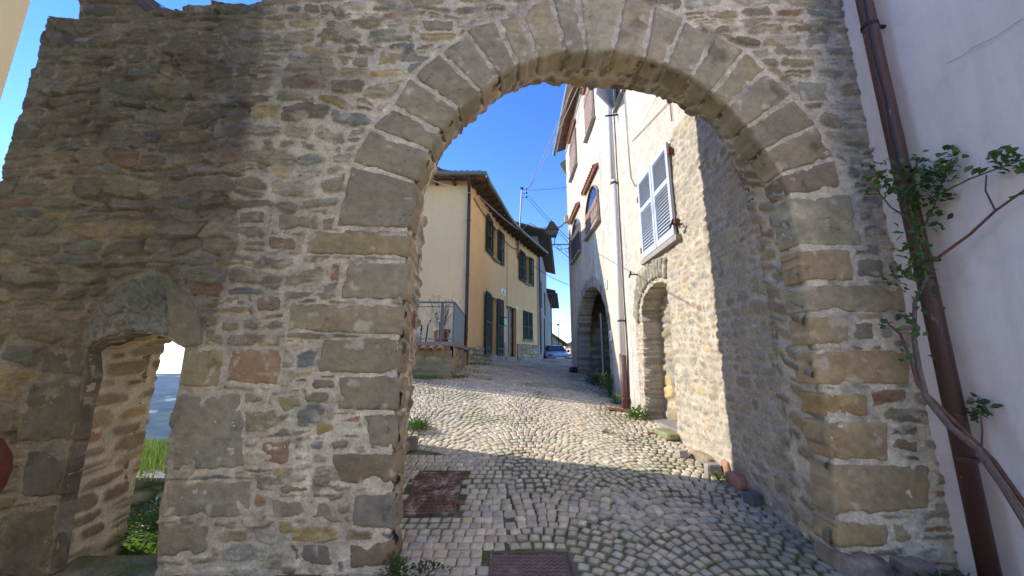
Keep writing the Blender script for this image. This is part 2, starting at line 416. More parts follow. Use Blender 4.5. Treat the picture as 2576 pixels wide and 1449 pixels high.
def block(name, bot, top, y0, depth, col, parent, res=.014, rough=.010, ragged=.010, axis='Y', mat=None, rnd=.016, seed=None, speck=0):
    """dressed stone: outline strip from lower to upper polyline on the wall plane, run back by depth"""
    seed = random.randint(0, 999) if seed is None else seed
    bot = np.array(bot, float); top = np.array(top, float)
    L = max(np.hypot(*np.diff(bot, axis=0).T).sum(), np.hypot(*np.diff(top, axis=0).T).sum())
    H = max(np.hypot(*(top[0]-bot[0])), np.hypot(*(top[-1]-bot[-1])))
    nu = max(5, int(L/res)); nv = max(4, int(H/res))
    B = resample(bot, nu); T = resample(top, nu); t = np.linspace(0, 1, nv)
    P = B[:, None, :]*(1-t)[None, :, None] + T[:, None, :]*t[None, :, None]
    su = np.minimum(np.arange(nu), nu-1-np.arange(nu))[:, None]*L/nu; sv = np.minimum(np.arange(nv), nv-1-np.arange(nv))[None, :]*H/nv
    e = np.minimum(su, sv)
    X, Z = P[..., 0], P[..., 1]
    # round the corners a little
    cx, cz = X.mean(), Z.mean(); cr = np.clip(1-(su+sv)/.04, 0, 1)*.007
    dn = np.hypot(X-cx, Z-cz)+1e-6
    X = X-(X-cx)/dn*cr; Z = Z-(Z-cz)/dn*cr
    X2 = X + ragged*fbm(X*14, Z*14, seed, 4); Z2 = Z + ragged*fbm(X*14+30, Z*14, seed+1, 4)
    Y = y0 + rnd*(1-np.clip(e/.020, 0, 1))**2 + .018*sstep(.45, .6, fbm(X*6, Z*6, seed+14, 3)+.5*(1-np.clip(e/.06, 0, 1))-.15) + rough*fbm(X*7, Z*9, seed+2, 4) + .5*rough*np.abs(fbm(X*20, Z*30, seed+7, 3))
    cv = fbm(X*5, Z*6, seed+3, 4); cv2 = fbm(X*2.5, Z*8, seed+4, 3)
    C = np.array(col)[None, None, :]*(1+.16*cv+.14*cv2)[..., None]
    C = mixc(C, C*np.array((1.08, .97, .85)), sstep(.15, .6, fbm(X*4, Z*4, seed+8, 3))*.6)
    C = C*(1+.22*fbm(X*22, Z*26, seed+11, 3)-.35*sstep(.35, .6, fbm(X*3, Z*3, seed+12, 4))+.22*sstep(.35, .6, fbm(X*3+40, Z*3, seed+13, 4)))[..., None]
    ms = sstep(.42, .5, fbm(X*9, Z*9, seed+5, 4))*.55                            # mortar smears
    C = mixc(C, np.broadcast_to(MORT*.9, C.shape), ms*(e < .09))
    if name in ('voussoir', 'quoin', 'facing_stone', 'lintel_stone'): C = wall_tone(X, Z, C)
    ck_ = sstep(.030, .0, np.abs(fbm(X*3.2, Z*3.2, seed+20, 4)))*sstep(.1, .4, fbm(X*2, Z*2, seed+21, 2))
    C = C*(1-.45*ck_)[..., None]; Y = Y+.006*ck_
    if speck: C = C*np.where(fbm(X*45, Z*45, seed+6, 2) > .12, .78, 1.12)[..., None]
    vs = [np.stack([X2.ravel(), Y.ravel(), Z2.ravel()], 1)]; cs = [C.reshape(-1, 3)]
    F0 = grid_faces(nu, nv)
    idx = np.arange(nu*nv).reshape(nu, nv)
    ring = np.concatenate([idx[:, 0], idx[-1, 1:], idx[-2::-1, -1], idx[0, -2:0:-1]])
    m = len(ring); prev = ring; base = nu*nv; fs = [F0]
    nd = max(2, int(depth/.03))
    for k in range(1, nd+1):
        dy = depth*k/nd
        rx, rz = X2.ravel()[ring], Z2.ravel()[ring]
        q = .006*fbm(rx*20+k, rz*20+dy*20, seed+9, 2)
        nx = (rx-cx)/(np.hypot(rx-cx, rz-cz)+1e-6); nz = (rz-cz)/(np.hypot(rx-cx, rz-cz)+1e-6)
        vs.append(np.stack([rx+q*nx, np.maximum(Y.ravel()[ring], y0)+dy, rz+q*nz], 1)); cs.append(C.reshape(-1, 3)[ring]*(1+.25*fbm(rx*9+k*.4, rz*9, seed, 2))[:, None])
        cur = base+np.arange(m)
        fs.append(np.stack([prev, cur, np.roll(cur, -1), np.roll(prev, -1)], 1)); prev = cur; base += m
    V = np.concatenate(vs)
    if axis == 'X':                       # polyline given as (y,z); y0 is x, faces -X
        V = V[:, [1, 0, 2]]; Fq = np.concatenate(fs)
    else: Fq = np.concatenate(fs)[:, ::-1]
    return np_mesh(name, V, Fq, mat or M_BLOCK, parent, np.concatenate(cs), smooth=True)

# ================================================================ THE ARCH WALL
WY, WB = 3.0, 3.55
wall = thing('arch_wall', 'old rubble stone wall pierced by the big round street arch and a small side doorway', 'stone wall', (0, 3, 0))
c6 = lambda x, y: (830.6+.4961*x, .4961*y)
jl = [(980, 1520), (985, 1449), (990, 1337), (991, 1198), (996, 1060), (1003, 940), (1009, 845), (1015, 755), (1022, 650), (1028, 580)]
arc = [c6(*p) for p in [(430, 920), (505, 765), (560, 660), (650, 550), (765, 460), (860, 385), (950, 325), (1050, 293), (1195, 255), (1300, 255), (1430, 254), (1590, 290), (1700, 325), (1830, 387), (1930, 465), (2020, 540), (2110, 640), (2200, 760), (2285, 880), (2330, 1000)]]
jr = [(2003, 600), (2013, 640), (2022, 706), (2033, 788), (2050, 883), (2062, 968), (2080, 1045), (2095, 1166), (2105, 1290), (2112, 1449), (2116, 1520)]
archF = [XZ(*p) for p in jl+arc+jr]; archF[0] = (archF[0][0], -.35); archF[-1] = (archF[-1][0], -.35)
archFd = densify([((x-.75)*(1+.02/max(.3, math.hypot(x-.75, z-1.5)))+.75, (z-1.5)*(1+.02/max(.3, math.hypot(x-.75, z-1.5)))+1.5) if z > 2.4 else (x+(.022 if x > .75 else -.022), z) for x, z in archF], .03, .006, 3)
c4 = lambda x, y: (.559*x, 638.9+.559*y)
doorF = [XZ(*c4(*p)) for p in [(380, 440), (440, 400), (500, 372), (600, 355), (700, 358), (760, 385), (825, 425), (812, 520), (800, 600), (775, 720), (755, 850), (745, 1000), (715, 1150), (705, 1300), (700, 1449)]]
doorF = [(-3.33, -.35), (-3.33, .1), (-3.36, .6), (-3.37, 1.1), (-3.36, 1.5)] + doorF + [(-2.55, -.35)]
doorFd = densify(doorF, .03, .005, 8)
outer = [(-4.47, -.5)] + [XZ(*p) for p in [(0, 455), (16, 376), (32, 339), (40, 304), (53, 286), (71, 212), (77, 174), (87, 169), (95, 137), (103, 90), (114, 69), (124, 42), (196, 46), (197, 0)]]
outer += [(-4.22, 5.5), (-3.95, 5.52)] + [XZ(*p) for p in [(331, 0), (365, 30), (380, 29), (397, 18), (455, 22), (473, 10), (513, 11), (534, 4), (608, 6), (620, 9), (655, 2), (690, 0)]]
outer += [(-2.0, 5.25), (-1.75, 5.3), (-1.9, 5.6), (-1.75, 6.2), (-1.5, 6.7), (-.3, 6.8), (.6, 6.75), (3.3, 6.8), (3.3, -.5)]
outerD = densify(outer, .04, .012, 5, True)
# left fan of courses sticks out raggedly
random.seed(3)
BL = []                                # (kind, bottom polyline, top polyline, base colour)
GREY = (.205, .18, .14); GR2 = (.19, .175, .145); TAN = (.25, .20, .135); OCH = (.29, .22, .12); RED = (.25, .15, .095); BLU = (.165, .165, .155)
def q4(kind, TL, TR, BR, BLc, col): BL.append((kind, [XZ(*BLc), XZ(*BR)], [XZ(*TL), XZ(*TR)], col))
# voussoirs (joints inner / outer, from the left springer to the right one)
J = [((430, 920), (105, 825)), ((505, 765), (205, 648)), ((560, 660), (318, 540)), ((650, 550), (405, 385)), ((765, 460), (555, 268)), ((855, 385), (692, 165)), ((950, 325), (845, 110)),
     ((1050, 290), (960, 40)), ((1192, 250), (1120, -10)), ((1300, 258), (1255, -20)), ((1430, 250), (1490, -20)), ((1590, 290), (1640, 30)), ((1700, 320), (1795, 100)), ((1830, 385), (1945, 190)),
     ((1930, 465), (2100, 265)), ((2018, 535), (2205, 365)), ((2110, 640), (2345, 498)), ((2200, 760), (2460, 638)), ((2285, 880), (2548, 805)), ((2330, 990), (2590, 960))]
vcols = [GREY, (.20, .175, .135), (.215, .19, .145), (.19, .165, .125), (.225, .20, .16), (.19, .17, .135), (.235, .205, .155), (.245, .205, .145), (.225, .205, .17), (.25, .225, .175), (.255, .22, .165), (.24, .21, .165), (.235, .21, .165), (.22, .20, .155), (.205, .18, .13), (.205, .18, .14), (.195, .17, .13), (.20, .17, .125), (.185, .15, .12)]
for i in range(len(J)-1):
    (a, A), (b, B) = J[i], J[i+1]
    def sh(p, q, s):
        d = math.hypot(q[0]-p[0], q[1]-p[1]); return (p[0]+(q[0]-p[0])*s/d, p[1]+(q[1]-p[1])*s/d)
    g = 9
    a2, b2 = sh(a, b, g), sh(b, a, g); A2, B2 = sh(A, B, g), sh(B, A, g)
    mid = ((a2[0]+b2[0])/2, (a2[1]+b2[1])/2)
    k = random.uniform(-.03, .06)
    A2 = (A2[0]+(A2[0]-a2[0])*k, A2[1]+(A2[1]-a2[1])*k); k += random.uniform(-.04, .04); B2 = (B2[0]+(B2[0]-b2[0])*k, B2[1]+(B2[1]-b2[1])*k)
    BL.append(('voussoir', [XZ(*c6(*a2)), XZ(*c6(*b2))], [XZ(*c6(*A2)), XZ(*c6(*B2))], vcols[i]))
q4('quoin', (884, 418), (1047, 462), (1029, 574), (846, 568), (.19, .17, .135))
q4('quoin', (788, 580), (1028, 594), (1021, 646), (766, 638), (.235, .195, .13))
q4('quoin', (868, 656), (1022, 661), (1014, 754), (856, 750), (.205, .18, .14))
q4('quoin', (730, 763), (1013, 770), (1007, 843), (724, 832), (.21, .18, .13))
q4('quoin', (812, 856), (1004, 850), (1001, 941), (800, 936), (.20, .18, .14))
q4('quoin', (852, 949), (1000, 947), (997, 1034), (850, 1030), (.20, .18, .145))
q4('quoin', (914, 1046), (997, 1045), (993, 1131), (928, 1134), (.20, .18, .145))
q4('quoin', (835, 1145), (992, 1139), (990, 1219), (845, 1216), (.18, .15, .11))
q4('quoin', (894, 1246), (990, 1235), (988, 1333), (886, 1322), (.165, .155, .14))
q4('quoin', (866, 1362), (987, 1364), (984, 1424), (880, 1432), (.15, .12, .09))
q4('quoin', (880, 1445), (982, 1440), (980, 1500), (875, 1500), (.19, .16, .12))
q4('quoin', (1986, 500), (2139, 489), (2171, 617), (2010, 616), (.245, .225, .175))
q4('quoin', (2013, 631), (2139, 627), (2149, 704), (2024, 708), (.265, .205, .14))
q4('quoin', (2025, 718), (2283, 718), (2284, 786), (2034, 783), (.235, .205, .155))
q4('quoin', (2037, 796), (2134, 797), (2139, 862), (2048, 867), (.27, .22, .15))
q4('quoin', (2052, 885), (2288, 880), (2291, 966), (2064, 968), (.27, .20, .125))
q4('quoin', (2070, 989), (2182, 989), (2185, 1047), (2081, 1047), (.28, .20, .105))
q4('quoin', (2084, 1061), (2234, 1062), (2237, 1159), (2097, 1158), (.25, .19, .12))
q4('quoin', (2097, 1171), (2340, 1169), (2340, 1279), (2106, 1301), (.25, .205, .14))
q4('quoin', (2108, 1312), (2234, 1318), (2237, 1374), (2112, 1380), (.24, .19, .12))
q4('quoin', (2112, 1392), (2213, 1418), (2213, 1470), (2114, 1470), (.19, .15, .12))
for TL, TR, BR, Bc, c in [((680, 1256), (812, 1258), (863, 1315), (684, 1306), GREY), ((728, 1367), (838, 1371), (838, 1424), (722, 1418), (.16, .14, .13)),
        ((447, 988), (606, 990), (610, 1176), (428, 1192), (.19, .18, .155)), ((414, 1215), (632, 1209), (624, 1302), (401, 1304), (.19, .175, .15)),
        ((400, 1324), (526, 1318), (518, 1394), (399, 1405), (.20, .18, .145)), ((463, 878), (561, 877), (553, 974), (449, 976), (.215, .18, .125)),
        ((583, 876), (703, 879), (697, 972), (565, 960), (.25, .165, .11)), ((690, 999), (752, 990), (760, 1022), (707, 1036), (.235, .20, .13)),
        ((790, 1067), (891, 1064), (888, 1089), (796, 1097), (.27, .20, .10)), ((660, 1112), (732, 1106), (732, 1170), (642, 1168), (.22, .145, .115)),
        ((700, 1222), (772, 1212), (778, 1236), (696, 1243), (.19, .155, .12)), ((782, 954), (841, 956), (841, 980), (784, 982), GR2),
        ((716, 850), (797, 854), (797, 865), (716, 864), (.25, .18, .09)), ((738, 720), (802, 723), (800, 734), (740, 731), (.25, .205, .12)),
        ((503, 744), (614, 744), (617, 768), (505, 774), (.23, .20, .16)), ((642, 746), (703, 747), (703, 781), (648, 786), (.21, .17, .13)),
        ((556, 804), (602, 806), (604, 835), (552, 836), (.23, .19, .115)), ((677, 594), (735, 597), (744, 629), (677, 627), (.23, .165, .11)),
        ((604, 530), (668, 526), (664, 560), (594, 566), (.19, .155, .115)), ((694, 540), (798, 537), (800, 574), (700, 580), (.215, .19, .145)),
        ((56, 963), (204, 958), (190, 1112), (45, 1112), (.16, .145, .115)), ((104, 884), (210, 886), (204, 945), (98, 945), (.15, .14, .125)),
        ((20, 1290), (140, 1270), (128, 1455), (0, 1455), (.15, .135, .105)), ((60, 1136), (170, 1132), (160, 1250), (50, 1252), (.13, .115, .11)),
        ((2004, 201), (2086, 201), (2088, 251), (2012, 256), (.20, .19, .165)), ((2160, 650), (2223, 652), (2226, 698), (2165, 699), (.17, .16, .135)),
        ((950, 125), (1003, 130), (1000, 162), (950, 165), (.24, .19, .12)), ((849, 136), (930, 140), (928, 168), (846, 165), GREY), ((1060, 50), (1140, 50), (1138, 78), (1066, 78), GREY),
        ((2250, 1104), (2310, 1110), (2308, 1140), (2246, 1132), (.20, .14, .11)), ((2150, 810), (2200, 812), (2198, 856), (2152, 854), (.19, .165, .13)),
        ((575, 118), (650, 122), (652, 160), (578, 162), (.21, .19, .17)), ((300, 110), (395, 118), (400, 150), (310, 160), (.13, .12, .105)),
        ((530, 315), (560, 300), (565, 345), (530, 350), (.21, .225, .18)), ((255, 320), (400, 325), (395, 360), (262, 368), (.15, .135, .11)),
        ((198, 8), (290, 10), (292, 40), (200, 42), (.12, .11, .095)), ((600, 10), (650, 6), (652, 30), (604, 34), (.15, .13, .12)), ((475, 14), (530, 12), (528, 36), (474, 38), (.20, .18, .16))]:
    q4('facing_stone', TL, TR, BR, Bc, c)
# arched lintel of the small doorway, two stones
BL.append(('lintel_stone', [XZ(*c4(*p)) for p in [(385, 425), (440, 395), (500, 370), (600, 353), (700, 356), (752, 372)]],
           [XZ(*c4(*p)) for p in [(388, 400), (405, 300), (470, 190), (560, 118), (660, 95), (745, 100)]], (.165, .165, .165)))
BL.append(('lintel_stone', [XZ(*c4(*p)) for p in [(762, 376), (828, 418)]], [XZ(*c4(*p)) for p in [(762, 102), (850, 180), (905, 300), (912, 405)]], (.21, .185, .145)))
NBLOCK = []
for bi, (kind, bt, tp, col) in enumerate(BL):
    dep = .21 if kind in ('voussoir', 'quoin', 'lintel_stone') else .06
    y0 = WY - (.009 if dep > .1 else .004) + random.uniform(-.004, .004)
    cvar = random.uniform(.92, 1.08)
    
    if kind == 'voussoir':
        bt = [(x-(x-.75)*.004, z-(z-1.5)*.004) for x, z in bt]
    if kind == 'quoin':
        sx_ = -1 if bt[0][0] > 1 else 1; ii = 0 if sx_ < 0 else -1
        bt[ii] = (bt[ii][0]+sx_*.012, bt[ii][1]); tp[ii] = (tp[ii][0]+sx_*.012, tp[ii][1])
    block(kind, bt, tp, y0, dep, tuple(x*cvar*q for x, q in zip(col, (1.60, 1.53, 1.30))), wall, seed=bi*7+1, ragged=.012 if dep > .1 else .024, rough=.010 if dep > .1 else .014, speck=(kind == 'lintel_stone' and bi % 2 == len(BL) % 2),
          rnd=.014 if dep > .1 else .018)
    NBLOCK.append(np.array(list(bt)+list(tp)[::-1]))

def wall_surface(name, y, h, bounds, outl, holes, sign, seed, skirts, parent, tone=True):
    P, Fq, be, pid = clipped_sheet(h, bounds, outl, holes)
    U, V = P[:, 0], P[:, 1]
    # bigger tight stones in the old left part, small stones in much mortar near the arch
    d, R, R3, Cs, lz = rubble(U, V, seed, hh=(.06, .17), ww=(.12, .42), tight=(.66, 1.02), warp=1.3, edge=.014)
    d2, R2_, R32, Cs2, lz2 = rubble(U, V, seed+3, hh=(.07, .20), ww=(.14, .42), tight=(.86, 1.12), warp=1.5, edge=.014)
    sel = U < -2.36+.10*fbm(U*3, V*3, 41, 3)+np.where(V < 3.2, .35*fbm(U*1.3, V*1.3, 49, 2), 0)
    dark = sel; sel = (U < -1.25+.5*fbm(U*1.2, V*1.2, 48, 3)-.25*(V < 1.2)) | (V > 3.35+.3*fbm(U*1.5, V*1.5, 46, 3))
    d2 = np.where(dark, d2, d2-.006)
    d = np.where(sel, d2, d); R = np.where(sel, R2_, R); lz = np.where(sel, lz2, lz); Cs = np.where(sel[:, None], Cs2, Cs)
    mort = sstep(-1.8, -.7, U+.3*fbm(U*1.5, V*1.5, 77, 2))*sstep(3.6, 2.6, V)*.008
    inb = np.zeros(len(P), bool)
    if tone:
        for q in NBLOCK:
            c = q.mean(0); q2 = c+(q-c)*(1+.045/np.maximum(.05, np.hypot(*(q-c).T)))[:, None]
            bb = (U > q2[:, 0].min()) & (U < q2[:, 0].max()) & (V > q2[:, 1].min()) & (V < q2[:, 1].max())
            ii = np.where(bb)[0]
            if len(ii):
                s, _ = poly_sd(P[ii], q2); inb[ii[s > 0]] = True
    d = np.where(inb, -.02, d - mort)
    d = d + .006*fbm(U*55, V*55, seed+35, 2)*(~inb)
    m = sstep(-.001, .006, d)
    hgt = -.006 + .008*fbm(U*9, V*9, seed+20, 4) + .007*fbm(U*30, V*30, seed+21, 3)
    st = .002 + .016*(R-.4)*sstep(0, .012, d) + .005*sstep(0, .012, d) + .009*fbm(U*8, V*14, seed+22, 3) + .011*fbm(U*22, V*45, seed+23, 4) - .005*lz*sstep(0, .02, d)
    crev = sstep(.004, -.006, d)*sstep(.42, .62, fbm(U*4, V*6, seed+30, 3)+.26*dark+.05*sel)
    hgt = hgt*(1-m) + st*m - .020*crev*(1-inb)
    strat = fbm(U*5, V*45, seed+24, 3)
    C = Cs*(1+.28*strat+.18*fbm(U*11, V*11, seed+25, 3))[:, None]
    mc = MORT*(1+.20*fbm(U*6, V*6, seed+26, 4)+.15*fbm(U*30, V*30, seed+27, 2))[:, None]
    mc = mixc(mc, mc*np.array((.62, .60, .60)), sstep(.1, .6, fbm(U*2.2, V*2.2, seed+28, 4))*.7)
    smear = sstep(.08, .34, fbm(U*7, V*9, seed+29, 4))*sstep(-3.2, -1.4, U)*.72       # lime smeared over stone faces
    mc = np.where(dark[:, None], mc*.60, np.where(sel[:, None], mc*.86, mc))
    C = mixc(mc, C, m*(1-smear*.8))
    C = C*(1-.4*crev[:, None])*(1+.22*fbm(U*16, V*28, seed+33, 3))[:, None]
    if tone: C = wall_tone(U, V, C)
    else: C = C*.8
    # grey weathering down the joint with the rendered house
    g = sstep(2.75, 3.15, U+.12*fbm(U*3, V*1.5, 60, 3))*sstep(1.2, 2.6, V)
    C = mixc(C, np.broadcast_to(np.array((.24, .235, .24)), C.shape), g*.6*(.7+.3*fbm(U*8, V*8, 61, 3)))
    hgt = hgt*(1-.55*sstep(-4.25, -4.4, U)*(V < 4.8))
    Y = y - sign*hgt
    n0 = len(P); vs = [np.stack([U, Y, V], 1)]; cs = [C]; fs = [Fq if sign < 0 else Fq[:, ::-1]]
    fs = [Fq[:, ::1]] if sign > 0 else [Fq[:, ::-1]]
    bvs = np.unique(be); mp = -np.ones(n0, int); mp[bvs] = n0+np.arange(len(bvs))
    dep = np.array([skirts[k] for k in pid[bvs]])
    vs.append(np.stack([U[bvs], y+sign*dep, V[bvs]], 1)); cs.append(C[bvs]*.9)
    sk = np.stack([be[:, 0], mp[be[:, 0]], mp[be[:, 1]], be[:, 1]], 1)
    fs.append(sk)
    return np_mesh(name, np.concatenate(vs), np.concatenate(fs), M_STONE, parent, np.concatenate(cs), smooth=True)
face = wall_surface('wall_face', WY, .0095, (-4.6, 3.32, -.4, 6.9), outerD, [archFd, doorFd], 1, 11, [.55, .12, .12], wall)

# rear outlines
rl = [(1010, 1300), (1016, 1164), (1033, 1000), (1048, 850), (1057, 694), (1063, 560), (1064, 491), (1083, 455)]
rl += [c6(*p) for p in [(545, 830), (590, 740), (640, 690), (700, 620), (760, 570), (860, 490), (930, 460), (1020, 425), (1090, 418), (1130, 437), (1200, 425), (1260, 435), (1350, 440), (1500, 450), (1580, 470), (1680, 490), (1750, 520), (1800, 560), (1880, 600), (1940, 630)]]
archR = [XZ(*p, Y=WB) for p in rl] + [(2.30, 3.76), (2.42, 3.3), (2.47, 2.7), (2.47, 1.5), (2.47, -.35)]
archR = [(-.98, -.35), (-.98, .2)] + archR
archRd = densify(archR, .03, .012, 21)
doorR = [(-3.44, -.35), (-3.43, .8), (-3.42, 1.5), (-3.40, 1.75), (-3.2, 1.9), (-3.0, 1.93), (-2.8, 1.9), (-2.62, 1.8), (-2.62, 1.0), (-2.6, -.35)]
doorRd = densify(doorR, .03, .012, 22)
outerB = densify([(-4.47, -.5)]+outer[1:], .08, .02, 6, True)
wall_surface('wall_back', WB, .03, (-4.6, 3.32, -.4, 6.9), outerD, [archRd, doorRd], -1, 31, [.0, .08, .08], wall, tone=False)

def anchor_param(pts, anchors):
    """cut a polyline at indices and resample each stretch to a fixed count so two outlines pair up"""
    out = []
    for (i, j, n) in anchors: out.append(resample(pts[i:j+1], n)[:-1])
    out.append(np.array(pts[-1])[None]); return np.concatenate(out)
def idx_near(pts, p): return int(np.argmin([math.hypot(a[0]-p[0], a[1]-p[1]) for a in pts]))
def strip(name, A, B, y0, y1, nd, ctr, amp, seed, parent, off=.0, tint=1.0, inward=True):
    n = len(A); t = np.linspace(0, 1, nd)
    P = A[:, None, :]*(1-t)[None, :, None]+B[:, None, :]*t[None, :, None]
    s = np.r_[0, np.cumsum(np.hypot(*np.diff(A, axis=0).T))]
    S, D = np.meshgrid(s, y0+(y1-y0)*t, indexing='ij')
    d, R, R3, Cs, lz = rubble(D.ravel()*1.0, S.ravel(), seed, hh=(.07, .16), ww=(.15, .4), warp=.7)
    d = d.reshape(S.shape); m = sstep(-.002, .012, d); R = R.reshape(S.shape)
    hgt = off + .010*fbm(S*8, D*8, seed, 3) + m*(.012+.05*amp*(R-.2)) + .02*amp*fbm(S*6, D*6, seed+1, 3) + .012*amp*fbm(S*22, D*22, seed+2, 3)
    tg = np.gradient(P, axis=0); nx = -tg[..., 1]; nz = tg[..., 0]; L = np.hypot(nx, nz)+1e-9; nx /= L; nz /= L
    sg = np.sign((ctr[0]-P[..., 0])*nx+(ctr[1]-P[..., 1])*nz); sg = np.where(sg == 0, 1, sg); nx *= sg; nz *= sg
    X = P[..., 0]+nx*hgt; Z = P[..., 1]+nz*hgt
    C = mixc(np.broadcast_to(MORT*.85, S.shape+(3,))*(1+.2*fbm(S*7, D*7, seed+3, 3))[..., None], Cs.reshape(S.shape+(3,))*(1+.2*fbm(S*12, D*12, seed+4, 3))[..., None], m)*tint
    V = np.stack([X.ravel(), D.ravel(), Z.ravel()], 1)
    return np_mesh(name, V, grid_faces(n, nd), M_STONE, parent, wall_tone(P[..., 0], P[..., 1], C).reshape(-1, 3) if name == 'doorway_reveal_x' else C.reshape(-1, 3), smooth=True)
fi = idx_near(archF, XZ(*c6(430, 920))); ft = idx_near(archF, XZ(*c6(1300, 255))); fr = idx_near(archF, XZ(*c6(2330, 1000)))
ri = idx_near(archR, XZ(1063, 560, Y=WB)); rt = idx_near(archR, XZ(*c6(1200, 425), Y=WB)); rr = idx_near(archR, (2.42, 3.3))
A = anchor_param(archF, [(0, fi, 110), (fi, ft, 90), (ft, fr, 90), (fr, len(archF)-1, 120)])
B = anchor_param(archR, [(0, ri, 110), (ri, rt, 90), (rt, rr, 90), (rr, len(archR)-1, 120)])
strip('arch_soffit', A, B, 3.04, 3.56, 40, (.75, 1.5), .9, 51, wall, off=-.010)
dA = resample(doorF, 260); dB = resample(doorR, 260)
strip('doorway_reveal', dA, dB, 3.02, 3.66, 46, (-3.0, .8), .3, 52, wall, off=-.012, tint=1.0)
# thickness of the doorway lining behind the wall's back face
mb = MB()
for zc, rw in ((0, .0),):
    pass
# red-framed slot set in the rear of the left jamb
slot = MB(); slot.box((-1.0, 3.385, 1.62), (-.905, 3.40, 2.06)).box((-1.0, 3.45, 1.62), (-.905, 3.465, 2.06)).box((-1.0, 3.40, 2.03), (-.905, 3.45, 2.06)).box((-1.0, 3.40, 1.62), (-.905, 3.45, 1.70))
fr_o = slot.build('slot_frame', simple('faded_red_brick', (.30, .13, .10), .8), wall)
MB().box((-1.0, 3.40, 1.70), (-.915, 3.45, 2.03)).build('slot', M_DARK, wall)

# footing stones along the arch's right jamb
random.seed(5)
for (x, y, z, sx, sy, sz, c) in [(2.50, 2.93, .0, .34, .12, .24, (.30, .26, .21)), (2.86, 2.95, .0, .34, .10, .22, (.28, .24, .20))]:
    block('footing_stone', [(x-sx/2, z), (x+sx/2, z)], [(x-sx/2+.04, z+sz), (x+sx/2-.03, z+sz*.95)], y-sy/2, sy, c, wall, ragged=.03, rough=.02, rnd=.06, seed=int(x*100+y*10))
# pink paint mark on the footing
pk = MB()
pts = [XZ(x, y, 3.2) for x, y in [(2040, 1300)]]

